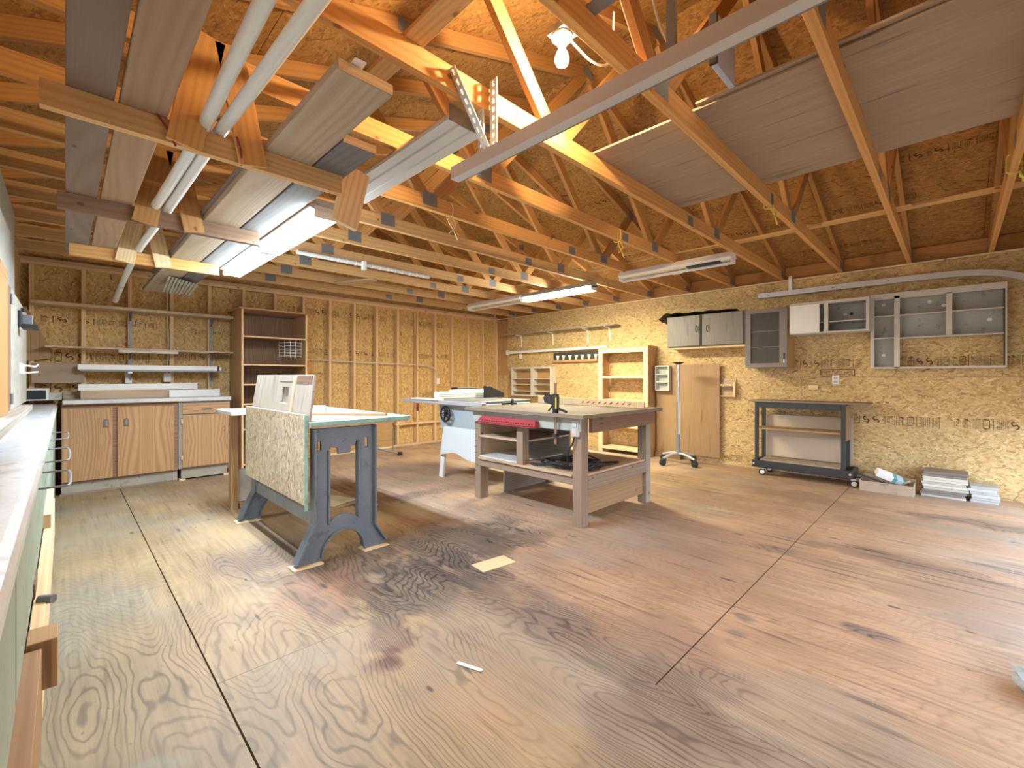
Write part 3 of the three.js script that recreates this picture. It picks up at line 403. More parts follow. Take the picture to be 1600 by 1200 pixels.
// ---------------------------------------------------------------- lumber rack hung over the left counter
const RACK = [2.19, 3.41, 4.63], where = ['nearest of the three', 'middle of the three', 'farthest back of the three'];
RACK.forEach((s, k) => {
  const t = thing('hanging_rack_frame', 'plank rack cross beam on splayed hanger boards, ' + where[k], 'rack frame', 'hanging rack frames'), z = -s, zf = z + 0.045, e = [0.955, 0.93, 0.95][k]; if (k !== 1) box('sawn_end', t, M.pine, e, e + 0.002, 2.111, 2.199, zf - 0.018, zf + 0.018);
  bar('cross_beam', t, [M.trussPale, M.beamDark, M.truss][k], V([-0.06, -0.03, 0.02][k], 2.155, zf), V([0.955, 0.93, 0.95][k], 2.155, zf), 0.089, 0.036, V(0, 0, 1));
  const hm = [M.truss, M.trussDark, M.pine][k], Z = V(0, 0, 1);
  bar('hanger_board', t, hm, V(0.405, 2.575, z + 0.075), V(0.325, 2.11, z + 0.075), 0.115, 0.019, Z); bar('hanger_board', t, hm, V(0.475, 2.575, z + 0.075), V(0.565, 2.11, z + 0.075), 0.105, 0.019, Z);
  if (k === 0) { bar('hanging_board', t, M.pine, V(1.075, 2.29, z - 0.02), V(1.005, 1.99, z - 0.02), 0.13, 0.03, Z); tube('rope', t, M.rope, [V(1.04, 2.28, z), V(1.06, 2.34, z), V(1.03, 2.40, z), V(1.0, 2.46, z)], 0.006, 20, 6); tube('red_wire', t, M.redWire, [V(0.24, 2.205, z + 0.07), V(0.27, 2.16, z + 0.075), V(0.30, 2.10, z + 0.07)], 0.004, 16, 6); tube('red_wire', t, M.redWire, [V(0.50, 2.205, z + 0.09), V(0.515, 2.15, z + 0.09), V(0.52, 2.10, z + 0.07)], 0.004, 16, 6); }
  seat(t);
});
function plank(label, mt, x0, x1, y0, th, z0, z1, tilt = 0) { const t = thing('plank', label, 'plank', 'planks on the hanging rack'); bar('board', t, mt, V((x0 + x1) / 2, y0 + th / 2 + tilt, z0), V((x0 + x1) / 2, y0 + th / 2, z1), x1 - x0, th, V(0, 1, 0), 0.003); box('sawn_end', t, M.pine, x0 + 0.002, x1 - 0.002, y0 + 0.002, y0 + th - 0.002, z1, z1 + 0.0015, { c: 0 }); seat(t); }
plank('wide tan plank with its bright sawn end nearest the bulb', M.plankTan, 0.616, 0.813, 2.2005, 0.038, -6.5, -1.40);
plank('slate grey plank above the tube lights at the edge of the rack', M.plankSlate, 0.822, 0.975, 2.2005, 0.038, -6.1, -1.82);
plank('dark grey plank at the wall side of the hanging rack', M.plankGrey, 0.0, 0.125, 2.2005, 0.03, -4.95, -1.0);
plank('brown stained plank beside the dark grey one on the rack', M.plankBrown, 0.138, 0.275, 2.2005, 0.03, -4.9, -0.9);
plank('thin greenish board lying over the far end of the tan plank', M.plankGrey, 0.60, 0.70, 2.2395, 0.02, -5.6, -2.3);
{ const t = thing('wood_offcut', 'white paper tag stuck on the end of the tan plank', 'tag'); bar('tag', t, M.white, V(0.66, 2.243, -1.395), V(0.70, 2.243, -1.392), 0.05, 0.004); seat(t); }
for (const [label, pts] of [['white plastic pipe with blue print lying on the rack, right of the pair', [V(0.482, 2.225, -1.05), V(0.462, 2.225, -1.8), V(0.45, 2.225, -2.2), V(0.435, 2.225, -3.4), V(0.41, 2.225, -4.6), V(0.39, 2.14, -5.5), V(0.375, 2.03, -6.3)]], ['white plastic pipe lying on the rack, left of the pair', [V(0.372, 2.225, -1.0), V(0.385, 2.225, -1.7), V(0.395, 2.225, -2.2), V(0.385, 2.225, -3.0), V(0.372, 2.225, -3.46)]]]) { const t = thing('plastic_pipe', label, 'pipe', 'pipes on the hanging rack'); tube('pipe', t, M.pvc, pts, 0.024, 60, 18); seat(t); }
{ const t = thing('folded_grille', 'bent pale slatted grille hanging from the far end of the rack', 'grille'); for (let k = 0; k < 9; k++) bar('slat', t, M.greyPanel, V(0.71 + k * 0.027, 2.190 - 0.006 * k, -5.35), V(0.73 + k * 0.027, 2.12 - 0.006 * (k % 3), -5.9), 0.019, 0.006); bar('cross_strip', t, M.greyPanel, V(0.70, 2.180, -5.45), V(0.95, 2.13, -5.45), 0.02, 0.005); bar('cross_strip', t, M.greyPanel, V(0.70, 2.165, -5.7), V(0.95, 2.12, -5.7), 0.02, 0.005); seat(t); }

// ---------------------------------------------------------------- back counter run
{ // two-door cabinet
  const t = thing('base_cabinet', 'wood veneer base cabinet with two plain doors under the back counter', 'cabinet');
  box('carcass', t, M.veneerDark, -0.03, 0.935, 0.13, 0.935, -6.94, -6.47); box('plinth', t, M.weathered, -0.03, 0.935, 0.0, 0.13, -6.90, -6.50); box('toe_strip', t, M.oldPine, -0.045, 0.94, 0.0, 0.018, -6.50, -6.47);
  for (const [x0, x1, hx] of [[-0.025, 0.362, 0.312], [0.402, 0.897, 0.474]]) { const d = box('door', t, M.veneer, x0, x1, 0.14, 0.895, -6.468, -6.448, { grain: 1 });
    const pr = [[-0.022, -0.045], [0.022, -0.045], [0.022, 0.02]]; for (let k = 1; k < 10; k++) pr.push([0.022 * Math.cos(k * Math.PI / 10), 0.02 + 0.026 * Math.sin(k * Math.PI / 10)]); pr.push([-0.022, 0.02]);
    const p = mesh('handle', d, M.veneerDark, plate(pr, 0.008)); p.position.set(hx, 0.73, -6.4478).sub(d.position); const q = mesh('handle_grip', d, M.galvDull, plate(pr.map(([a, b]) => [a * 0.5, b * 0.72]), 0.006)); q.position.set(hx, 0.73, -6.44).sub(d.position); }
  seat(t);
}
{
  const t = thing('base_cabinet', 'wood veneer base cabinet with one drawer and one door at the counter end', 'cabinet');
  box('carcass', t, M.weathered, 0.94, 1.462, 0.14, 0.935, -6.94, -6.47); box('plinth', t, M.weathered, 0.97, 1.44, 0.018, 0.14, -6.90, -6.50); for (const x of [0.95, 1.40]) box('foot_block', t, M.pine, x, x + 0.06, 0, 0.018, -6.56, -6.47);
  const dr = box('drawer', t, M.veneer, 0.975, 1.458, 0.785, 0.905, -6.468, -6.448, { grain: 0 }); mesh('pull', dr, M.galvDull, tubeGeo([V(-0.05, 0, 0.01), V(-0.035, -0.006, 0.03), V(0, 0.004, 0.034), V(0.035, -0.006, 0.03), V(0.05, 0, 0.01)], 0.005, 24, 8));
  const d = box('door', t, M.veneer, 0.975, 1.458, 0.155, 0.765, -6.468, -6.448, { grain: 1 }); mesh('pull', d, M.black, tubeGeo([V(0.185, 0.155, 0.01), V(0.185, 0.145, 0.03), V(0.185, 0.105, 0.03), V(0.185, 0.095, 0.01)], 0.005, 20, 8));
  for (const y of [0.25, 0.68]) box('hinge', d, M.galv, 0.962, 0.978, y, y + 0.05, -6.449, -6.444); seat(t);
}
{ const t = thing('countertop', 'white laminate countertop on the back cabinets', 'countertop'); box('top', t, M.laminate, -0.02, 1.468, 0.936, 0.982, -6.95, -6.42, { c: 0.006, grain: 0 }); box('front_band', t, M.veneerDark, -0.02, 0.93, 0.936, 0.944, -6.4195, -6.416); seat(t); }
{ // long counter on the left
  const t = thing('countertop', 'long white counter with rounded nosing along the left wall under the window', 'countertop'), z = [-6.94, -3.70, -2.0, 0.6];
  const pr = [[-0.332, 0.90], [-0.075, 0.90], [-0.062, 0.885], [-0.055, 0.895], [-0.054, 0.918], [-0.060, 0.931], [-0.075, 0.938], [-0.332, 0.938]];
  for (let k = 0; k < 3; k++) { const z0 = z[k] + 0.002, z1 = z[k + 1] - 0.002; mesh('counter_section', t, M.laminate, plate(pr, z1 - z0, [], 0.001)).position.z = z0; } seat(t);
}
{
  const t = thing('drawer_bank', 'green painted drawer bank under the left counter with long bar pulls', 'cabinet');
  box('carcass', t, M.paintGreen, -0.33, -0.072, 0.02, 0.884, -6.9, 0.6);
  for (const [z0, z1] of [[-6.4, -5.0], [-4.98, -3.42], [-3.4, -2.62], [-2.6, -1.2], [-1.18, 0.3]]) box('front_panel', t, M.paintGreen, -0.072, -0.062, 0.62, 0.875, z0, z1, { grain: 2 });
  for (const [z0, z1] of [[-4.28, -3.80], [-3.30, -2.80], [-2.50, -2.14]]) tube('bar_pull', t, M.galvDull, [V(-0.064, 0.845, z0), V(-0.02, 0.845, z0), V(0.004, 0.845, z0 + 0.004), V(0.010, 0.845, z0 + 0.02), V(0.010, 0.845, z1 - 0.02), V(0.004, 0.845, z1 - 0.004), V(-0.02, 0.845, z1), V(-0.064, 0.845, z1)], 0.0036, 80, 8);
  box('rail', t, M.pine, -0.062, -0.037, 0.42, 0.60, -3.25, -1.50); box('rail', t, M.beamBrown, -0.085, -0.037, 0.42, 0.601, -1.46, 0.55); box('rail_block', t, M.plyOrange, -0.062, -0.012, 0.50, 0.612, -1.56, -1.47); box('rail_block', t, M.darkWood, -0.078, -0.058, 0.60, 0.64, -1.95, -1.80); rod('bolt', t, M.galvDull, V(-0.05, 0.603, -1.78), V(-0.022, 0.603, -1.76), 0.012, 0.012, 12); box('rail_block', t, M.pine, -0.075, -0.040, 0.60, 0.655, -3.27, -2.62); seat(t);
}
{
  const t = thing('window_ledge', 'grey weathered ledge board above the white counter at the window', 'ledge'); box('board', t, M.greyWood, -0.333, -0.165, 0.985, 1.022, -4.70, 0.55, { grain: 2 }); box('support_strip', t, M.cream, -0.333, -0.205, 0.938, 0.985, -4.66, 0.55); seat(t);
  const p = thing('wall_shutter', 'weathered beige shutter panel hinged beside the window at the left edge', 'shutter'); box('panel', p, M.weathered, -0.25, -0.222, 1.023, 1.74, -5.37, -3.905, { grain: 1 }); box('rear_batten', p, M.oldPine, -0.333, -0.25, 1.05, 1.70, -5.3, -5.2); box('rear_batten', p, M.oldPine, -0.333, -0.25, 1.05, 1.70, -4.1, -4.0); box('hinge_stile', p, M.veneerDark, -0.25, -0.224, 1.023, 1.735, -3.90, -3.66); for (const y of [1.06, 1.64]) rod('hinge', p, M.galvDull, V(-0.219, y, -3.88), V(-0.219, y + 0.06, -3.88), 0.009, 0.009, 12); seat(p);
  const h = thing('header_board', 'pale sage painted board above the shutter at the left edge', 'board'); box('board', h, M.greyPanel, -0.298, -0.268, 1.80, 2.44, -5.02, -3.6, { grain: 2 }); box('edge_strip', h, M.black, -0.331, -0.299, 1.80, 2.44, -4.4, -3.6); seat(h);
  const k = thing('wall_holder', 'black plastic tool holder screwed to the beige shutter', 'tool holder'); box('back_plate', k, M.black, -0.222, -0.206, 1.56, 1.66, -4.52, -4.40); box('arm', k, M.galvDull, -0.206, -0.16, 1.575, 1.645, -4.56, -4.52); box('arm', k, M.black, -0.206, -0.128, 1.545, 1.575, -4.58, -4.42); box('clip', k, M.black, -0.212, -0.192, 1.66, 1.685, -4.5, -4.46); seat(k);
  const c = thing('wire_hook', 'white wire hook rack on the lower part of the beige shutter', 'hook'); merged('hooks', c, M.white, [tubeGeo([V(-0.222, 1.30, -4.7), V(-0.19, 1.30, -4.72), V(-0.15, 1.295, -4.74), V(-0.14, 1.31, -4.75)], 0.006, 20, 6), tubeGeo([V(-0.222, 1.25, -4.7), V(-0.18, 1.25, -4.72), V(-0.14, 1.255, -4.74)], 0.006, 20, 6), boxAt(-0.222, -0.214, 1.24, 1.315, -4.95, -4.55)]); seat(c);
}
// things standing on the back counter and hung above it
{ let t = thing('small_oven', 'small white framed oven with dark front in the counter corner', 'oven'); box('shell', t, M.white, -0.325, -0.118, 0.983, 1.105, -6.93, -6.63); box('dark_front', t, M.black, -0.30, -0.138, 0.995, 1.088, -6.629, -6.626); box('side_panel', t, M.greyPanel, -0.117, -0.025, 0.983, 1.06, -6.92, -6.66); seat(t);
  t = thing('white_board', 'long white board leaning at the back of the counter', 'board'); box('board', t, M.white, 0.10, 1.18, 1.075, 1.145, -6.80, -6.785); box('lower_ply', t, M.shelfTan, 0.12, 0.93, 0.983, 1.075, -6.805, -6.79); seat(t);
  t = thing('white_board', 'shorter white board standing before the long one on the counter', 'board'); box('board', t, M.white, 0.89, 1.415, 0.983, 1.068, -6.765, -6.75); seat(t);
  t = thing('backsplash_board', 'tan plywood backsplash at the left part of the counter', 'board'); box('board', t, M.shelfTan, -0.02, 0.88, 0.983, 1.065, -6.965, -6.95); seat(t);
  t = thing('plywood_offcut', 'tan plywood rectangle propped on the back wall by the corner', 'plywood'); box('board', t, M.ply, -0.25, 0.152, 1.16, 1.372, -6.885, -6.87); box('peg', t, M.oldPine, -0.1, -0.06, 1.20, 1.24, -6.97, -6.885); seat(t);
  t = thing('plywood_offcut', 'brown plywood triangle fixed in the back left corner', 'plywood'); mesh('board', t, M.plyBrown, plate([[-0.325, 1.38], [-0.075, 1.435], [-0.29, 1.97], [-0.325, 1.97]], 0.015)).position.z = -6.965; seat(t);
  t = thing('light_batten', 'long unlit white strip light resting on brackets above the counter', 'light fixture'); box('body', t, M.white, 0.095, 1.40, 1.305, 1.362, -6.82, -6.74, { c: 0.004 }); box('louvre', t, M.galvDull, 0.11, 1.39, 1.288, 1.305, -6.81, -6.75); box('end_socket', t, M.white, 1.40, 1.435, 1.31, 1.35, -6.80, -6.755); box('end_clip', t, M.black, 1.385, 1.405, 1.30, 1.366, -6.825, -6.738); seat(t);
  t = thing('wall_shelf', 'long tan upper shelf on the back stud wall at the left', 'shelf'); box('board', t, M.shelfTan, -0.25, 1.565, 1.99, 2.022, -6.97, -6.73); seat(t);
  t = thing('wall_shelf', 'thin tan lower shelf on the back stud wall at the left', 'shelf'); box('board', t, M.shelfTan, -0.15, 1.565, 1.535, 1.556, -6.97, -6.74); box('edge_strip', t, M.cream, 0.43, 0.98, 1.505, 1.534, -6.76, -6.745); seat(t);
  [0.551, 1.356].forEach((x, k) => { const b = thing('shelf_bracket', k ? 'grey shelf standard with arms beside the tall bookcase' : 'grey shelf standard with arms above the middle of the counter', 'bracket', 'shelf standards'); box('standard', b, M.galvDull, x - 0.014, x + 0.014, k ? 1.10 : 1.29, 1.985, -6.968, -6.952); for (const y of [1.99, 1.535, 1.285]) mesh('arm', b, M.galvDull, plate([[0, 0], [0.19, 0], [0.19, -0.012], [0.03, -0.10], [0, -0.10]], 0.006, [], 0.001)).applyMatrix4(new THREE.Matrix4().makeRotationY(-Math.PI / 2).setPosition(x + 0.003, y, -6.952)); seat(b); });
  t = thing('shelf_bracket', 'short white bracket under the strip light above the counter', 'bracket'); box('bracket', t, M.white, 0.50, 0.56, 1.15, 1.287, -6.95, -6.93); box('bracket_arm', t, M.white, 0.51, 0.55, 1.265, 1.287, -6.93, -6.76); seat(t);
  t = thing('wall_socket', 'white wall socket above the back counter', 'socket'); box('plate', t, M.white, 0.862, 0.938, 1.165, 1.275, -6.969, -6.955, { c: 0.004 }); tube('cable', t, M.greyPaint, [V(0.90, 1.27, -6.965), V(0.91, 1.7, -6.967), V(0.90, 2.1, -6.967), V(0.905, 2.43, -6.967)], 0.006, 40, 6); seat(t);
  t = thing('wall_socket', 'white box socket on the back wall with a curved grey cable', 'socket'); box('plate', t, M.white, 4.955, 5.02, 1.10, 1.21, -6.969, -6.94, { c: 0.004 }); tube('cable', t, M.greyPaint, [V(2.46, 1.50, -6.963), V(2.9, 1.49, -6.963), V(3.4, 1.475, -6.963), V(4.0, 1.465, -6.963), V(4.55, 1.455, -6.963), V(4.80, 1.44, -6.963), V(4.93, 1.37, -6.96), V(4.975, 1.21, -6.955)], 0.009, 80, 8); seat(t);
  t = thing('plywood_offcut', 'orange plywood panel at the foot of the back stud wall', 'plywood'); box('board', t, M.plyOrange, 2.75, 4.03, 0.03, 0.48, -6.968, -6.952); box('top_strip', t, M.pine, 2.75, 4.03, 0.0, 0.03, -6.968, -6.94); seat(t);
  t = thing('pipe_clamp', 'long bar clamp lying against the back wall near the floor', 'clamp'); rod('bar', t, M.galvDull, V(3.05, 0.24, -6.5), V(3.72, 0.02, -6.2), 0.014); rod('upright', t, M.galvDull, V(3.62, 0.04, -6.24), V(3.66, 0.42, -6.3), 0.008); box('end', t, M.black, 3.69, 3.75, 0, 0.05, -6.23, -6.17); seat(t);
}
{ // tall bookcase
  const t = thing('bookcase', 'tall brown veneer bookcase with open shelves beside the back counter', 'bookcase'), x0 = 1.575, x1 = 2.38, zb = -6.95, zf = -6.40;
  box('side_panel', t, M.veneer, x0, x0 + 0.02, 0.0, 2.09, zb, zf, { grain: 1 }); box('side_panel', t, M.veneer, x1 - 0.02, x1, 0.0, 2.09, zb, zf, { grain: 1 }); box('back_panel', t, M.veneerDark, x0 + 0.02, x1 - 0.02, 0.0, 2.09, zb, zb + 0.008, { grain: 1 });
  box('top_panel', t, M.veneer, x0 - 0.03, x1 + 0.06, 2.09, 2.112, zb, zf + 0.03, { grain: 0 }); for (const x of [x0, x1 - 0.022]) box('edge_strip', t, M.veneerEdge, x - 0.001, x + 0.023, 0.0, 2.09, zf, zf + 0.006);
  for (const y of [1.735, 1.372, 1.118, 0.868, 0.545, 0.10]) { const s = box('shelf', t, M.veneerDark, x0 + 0.02, x1 - 0.02, y, y + 0.02, zb + 0.008, zf - 0.008, { grain: 0 }); box('shelf_edge', s, M.veneerEdge, x0 + 0.024, x1 - 0.024, y, y + 0.02, zf - 0.008, zf + 0.002); }
  seat(t);
  const b = thing('wire_basket', 'small white wire basket hanging inside the tall bookcase', 'basket'), g = []; for (let k = 0; k < 5; k++) g.push(tubeGeo([V(2.12, 1.52 + k * 0.045, -6.50), V(2.335, 1.52 + k * 0.045, -6.50), V(2.335, 1.52 + k * 0.045, -6.72), V(2.12, 1.52 + k * 0.045, -6.72)], 0.0028, 40, 5, true)); for (const [x, z] of [[2.12, -6.5], [2.19, -6.5], [2.26, -6.5], [2.335, -6.5], [2.335, -6.72], [2.12, -6.72]]) g.push(rodGeo(V(x, 1.50, z), V(x, 1.735, z), 0.003, 0.003, 6)); merged('wires', b, M.white, g); seat(b);
}

// ---------------------------------------------------------------- cast iron stand with top and boards
{
  const t = thing('cast_iron_stand', 'dark cast iron pedestal table base with mint edged top', 'table'), z0 = -2.97;
  const out = [[1.02, 0.012], [1.185, 0.012]]; for (let k = 0; k <= 16; k++) { const a = Math.PI - k * Math.PI / 16; out.push([1.335 + 0.145 * Math.cos(a), 0.03 + 0.155 * Math.sin(a)]); }
  out.push([1.49, 0.012], [1.655, 0.012], [1.645, 0.05], [1.60, 0.11], [1.572, 0.17], [1.565, 0.88], [1.135, 0.88], [1.135, 0.26], [1.115, 0.225], [1.06, 0.10], [1.03, 0.03]);
  const hole = [[1.235, 0.225]]; for (let k = 0; k <= 10; k++) { const a = Math.PI * 0.80 - k * Math.PI * 0.60 / 10; hole.push([1.338 + 0.13 * Math.cos(a), 0.17 + 0.12 * Math.sin(a)]); }
  hole.push([1.44, 0.25], [1.443, 0.775], [1.425, 0.775], [1.42, 0.745], [1.39, 0.745], [1.385, 0.70], [1.30, 0.70], [1.295, 0.74], [1.255, 0.75], [1.235, 0.73]);
  const slot = (x, y, w, h) => [[x - w, y - h], [x + w, y - h], [x + w, y + h], [x - w, y + h]];
  const rim = (zz) => { const frame = mesh('leg_frame', t, M.iron, plate(out, 0.022, [hole, slot(1.172, 0.765, 0.012, 0.03), slot(1.503, 0.76, 0.013, 0.035)], 0.003)); frame.position.z = zz;
    const flange = (a, b, w = 0.085) => bar('flange', frame, M.iron, V(a[0], a[1], zz + 0.011), V(b[0], b[1], zz + 0.011), w, 0.014, V(b[1] - a[1], -(b[0] - a[0]), 0));
    flange([1.14, 0.26], [1.14, 0.88]); flange([1.56, 0.17], [1.56, 0.88]); flange([1.028, 0.03], [1.14, 0.26]); flange([1.648, 0.04], [1.562, 0.17]); flange([1.235, 0.24], [1.235, 0.73], 0.05); flange([1.443, 0.25], [1.443, 0.77], 0.05);
    const arc = []; for (let k = 0; k <= 16; k++) { const a = Math.PI - k * Math.PI / 16; arc.push(V(1.335 + 0.148 * Math.cos(a), 0.03 + 0.158 * Math.sin(a), zz + 0.011)); } for (let k = 0; k < 16; k++) bar('arch_rib', frame, M.iron, arc[k], arc[k + 1], 0.012, 0.06, V(0, 0, 1));
    for (const y of [0.30, 0.50, 0.70]) { rod('bolt', frame, M.galv, V(1.565, y, zz + 0.02), V(1.585, y, zz + 0.02), 0.008); rod('bolt', frame, M.galv, V(1.565, y + 0.035, zz + 0.02), V(1.582, y + 0.035, zz + 0.02), 0.007); }
    frame.children.forEach((c) => { if (c.geometry.type === 'CylinderGeometry') c.position.sub(frame.position); }); return frame; };
  rim(z0); rim(-4.26);
  box('cross_rail', t, M.galvDull, 1.145, 1.16, 0.24, 0.33, -4.24, -2.98); box('cross_rail', t, M.iron, 1.54, 1.555, 0.24, 0.30, -4.24, -2.98);
  box('table_top', t, M.cream, 1.105, 1.83, 0.892, 0.926, -4.83, -2.92, { grain: 2 }); box('mint_edge', t, M.mint, 1.105, 1.835, 0.902, 0.928, -2.92, -2.910); box('mint_edge', t, M.mint, 1.83, 1.838, 0.902, 0.928, -4.83, -2.92);
  box('lower_shelf', t, M.ply, 1.17, 1.53, 0.30, 0.312, -4.22, -3.05); for (const [x0, x1] of [[1.0, 1.19], [1.47, 1.66]]) for (const z of [z0, -4.26]) box('foot_pad', t, M.pine, x0, x1, 0, 0.0115, z - 0.04, z + 0.06);
  box('side_leaf', t, M.white, 0.985, 1.104, 0.895, 0.925, -4.86, -4.30); box('side_leg', t, M.veneer, 1.07, 1.13, 0.0, 0.89, -4.78, -4.70); box('foot_rail', t, M.veneer, 1.145, 1.30, 0.0, 0.05, -4.78, -4.70); box('side_shelf', t, M.laminate, 1.15, 1.30, 0.055, 0.36, -4.77, -4.755);
  seat(t);
  let p = thing('osb_panel', 'pale strand board panel with mint edge on the side of the iron stand', 'panel'); box('sheet', p, M.osbPale, 1.078, 1.092, 0.395, 0.975, -4.26, -2.945, { grain: 1 }); box('mint_edge', p, M.mint, 1.076, 1.098, 0.36, 0.975, -2.945, -2.935); seat(p);
  p = thing('leaning_board', 'chipped pale board with a square hole leaning above the iron stand', 'board'); const L = [[0, 0], [1.26, 0], [1.235, 0.30], [0.02, 0.305]], h = [[0.66, 0.10], [0.82, 0.095], [0.815, 0.215], [0.665, 0.215]];
  const tilt = new THREE.Matrix4().makeBasis(V(0, 0, 1), V(0.14, 0.99, 0).normalize(), V(-0.99, 0.14, 0).normalize()).setPosition(1.125, 0.932, -4.21);
  const bd = mesh('board', p, M.boardPale, plate(L, 0.016, [h], 0.002)); bd.applyMatrix4(tilt); const add = (n, m, a, b, c, d, z0, z1) => { const g = boxAt(a, b, c, d, z0, z1); mesh(n, bd, m, g); };
  add('crack_strip', M.shelfTan, 0.88, 0.93, 0.01, 0.29, 0.016, 0.020); add('dark_patch', M.greyWood, 0.60, 0.86, 0.255, 0.30, 0.016, 0.0185); add('dark_patch', M.darkWood, 0.95, 1.22, 0.245, 0.298, 0.016, 0.0185); add('hole_backing', M.greyWood, 0.65, 0.83, 0.09, 0.22, -0.006, -0.002); seat(p);
  for (const [label, m, a, b, w, y] of [['mint painted strip lying on the iron stand top', M.mint, V(1.45, 0, -3.66), V(1.76, 0, -4.4), 0.10, 0.927], ['brown wooden strip lying on the iron stand top', M.plyBrown, V(1.27, 0, -3.55), V(1.72, 0, -3.06), 0.05, 0.927]]) { const s = thing('wood_strip', label, 'strip'); bar('strip', s, m, a.setY(y + 0.009), b.setY(y + 0.009), w, 0.018); seat(s); }
  p = thing('loose_paper', 'pale cardboard sheet on the lower shelf of the iron stand', 'cardboard'); bar('sheet', p, M.cream, V(1.25, 0.316, -3.6), V(1.42, 0.316, -3.1), 0.22, 0.004); seat(p);
}

// ---------------------------------------------------------------- workbench and what stands on it
{
  const t = thing('workbench', 'heavy wooden workbench with thick legs and a low shelf in the middle of the floor', 'workbench'), H = 0.92;
  box('top_board', t, M.benchTop, 2.84, 4.16, H - 0.03, H, -3.50, -2.05, { grain: 2 });
  for (const [x, z, m] of [[2.93, -2.22, M.oldPine], [3.98, -2.22, M.greyWood], [3.98, -3.44, M.greyWood]]) box('leg', t, m, x, x + 0.09, 0, H - 0.03, z, z + 0.09);
  const lg = box('leg', t, M.oldPine, 2.95, 3.03, 0, H - 0.03, -3.47, -3.39); box('leg_plank', t, M.greyWood, 3.03, 3.06, 0, H - 0.03, -3.47, -3.39);
  box('front_apron', t, M.greyPanel, 2.912, 2.93, H - 0.14, H - 0.031, -3.46, -2.13, { grain: 2 }); box('side_apron', t, M.apronRed, 3.021, 4.075, H - 0.155, H - 0.031, -2.125, -2.09, { grain: 0 }); box('back_apron', t, M.oldPine, 4.07, 4.10, H - 0.14, H - 0.031, -3.44, -2.13);
  box('shelf_board', t, M.shelfTan, 2.915, 4.06, 0.405, 0.425, -3.388, -2.222, { grain: 2 }); box('shelf_rail', t, M.oldPine, 2.935, 2.965, 0.335, 0.405, -3.39, -2.221); box('shelf_rail', t, M.oldPine, 3.021, 3.979, 0.30, 0.405, -2.165, -2.128); box('low_board', t, M.beamBrown, 3.021, 3.979, 0.085, 0.285, -2.20, -2.165); box('shelf_board', t, M.shelfTan, 3.021, 3.979, 0.405, 0.425, -2.222, -2.14); box('back_board', t, M.greyWood, 3.3, 3.98, 0.0, 0.39, -3.42, -3.40);
  // cubby with two shelves at the left end
  box('cubby_post', t, M.oldPine, 2.915, 3.0, 0.426, H - 0.14, -2.85, -2.77); box('cubby_side', t, M.plyBrown, 3.0, 3.62, 0.426, H - 0.035, -3.40, -3.385); box('cubby_back', t, M.greyWood, 3.62, 3.635, 0.426, H - 0.035, -3.40, -2.78); box('cubby_shelf', t, M.shelfTan, 2.935, 3.62, 0.625, 0.642, -3.385, -2.78); box('cubby_shelf', t, M.laminate, 2.935, 3.62, 0.427, 0.44, -3.385, -2.86);
  for (let k = 0; k < 9; k++) rod('nail', t, M.darkWood, V(2.95, 0.28 + k * 0.06, -3.44 + 0.01 * (k % 2)), V(2.925, 0.283 + k * 0.06, -3.45), 0.0025, 0.0025, 6);
  for (const z of [-3.2, -2.95, -2.70]) rod('bolt_head', t, M.galvDull, V(2.912, H - 0.11, z), V(2.895, H - 0.11, z), 0.022, 0.018, 14);
  seat(t);
}
{ const t = thing('red_tool_rack', 'red perforated tool rack on the front of the workbench', 'tool rack'), holes = []; for (let k = 0; k < 22; k++) { const u = 0.03 + k * 0.032; holes.push([[u, 0.012], [u + 0.016, 0.012], [u + 0.016, 0.026], [u, 0.026]]); }
  const g = plate([[0, 0], [0.75, 0], [0.75, 0.05], [0.73, 0.075], [0.02, 0.075], [0, 0.05]], 0.006, holes, 0.001); mesh('tray', t, M.red, g).applyMatrix4(new THREE.Matrix4().makeBasis(V(0, 0, 1), V(0.72, 0.69, 0).normalize(), V(-0.69, 0.72, 0).normalize()).setPosition(2.852, 0.787, -3.32)); box('lip', t, M.red, 2.848, 2.912, 0.776, 0.784, -3.32, -2.57); box('end', t, M.red, 2.855, 2.912, 0.784, 0.835, -2.574, -2.568); seat(t); }
{ const t = thing('power_outlet', 'grey metal outlet box with black cord on the near workbench leg', 'outlet'); box('box', t, M.galv, 2.905, 2.9295, 0.735, 0.87, -2.215, -2.145, { c: 0.004 }); for (const y of [0.76, 0.815]) box('socket', t, M.greyPaint, 2.899, 2.905, y, y + 0.035, -2.20, -2.16); tube('cord', t, M.black, [V(2.915, 0.735, -2.19), V(2.91, 0.69, -2.20), V(2.90, 0.62, -2.235), V(2.91, 0.54, -2.26), V(2.97, 0.45, -2.28)], 0.007, 30, 8); seat(t); }
{ const t = thing('extension_cord', 'coiled black extension cord heaped on the workbench shelf', 'cord'), pts = [], r = mulberry(12); for (let k = 0; k < 64; k++) { const a = k * 0.62, R = 0.10 + 0.10 * r(); pts.push(V(3.20 + R * 1.35 * Math.cos(a) + 0.03 * r(), 0.434 + 0.055 * r(), -2.42 + R * 1.5 * Math.sin(a))); }
  tube('coil', t, M.rubber, pts, 0.0075, 700, 7); tube('loop', t, M.rubber, [V(3.1, 0.434, -2.5), V(3.0, 0.434, -2.75), V(2.98, 0.434, -2.62), V(3.05, 0.45, -2.55), V(3.1, 0.434, -2.68), V(3.2, 0.434, -2.5)], 0.0075, 80, 7); tube('loop', t, M.rubber, [V(3.35, 0.434, -2.36), V(3.55, 0.434, -2.28), V(3.62, 0.434, -2.22), V(3.5, 0.434, -2.2), V(3.3, 0.436, -2.26)], 0.0075, 60, 7); seat(t); }
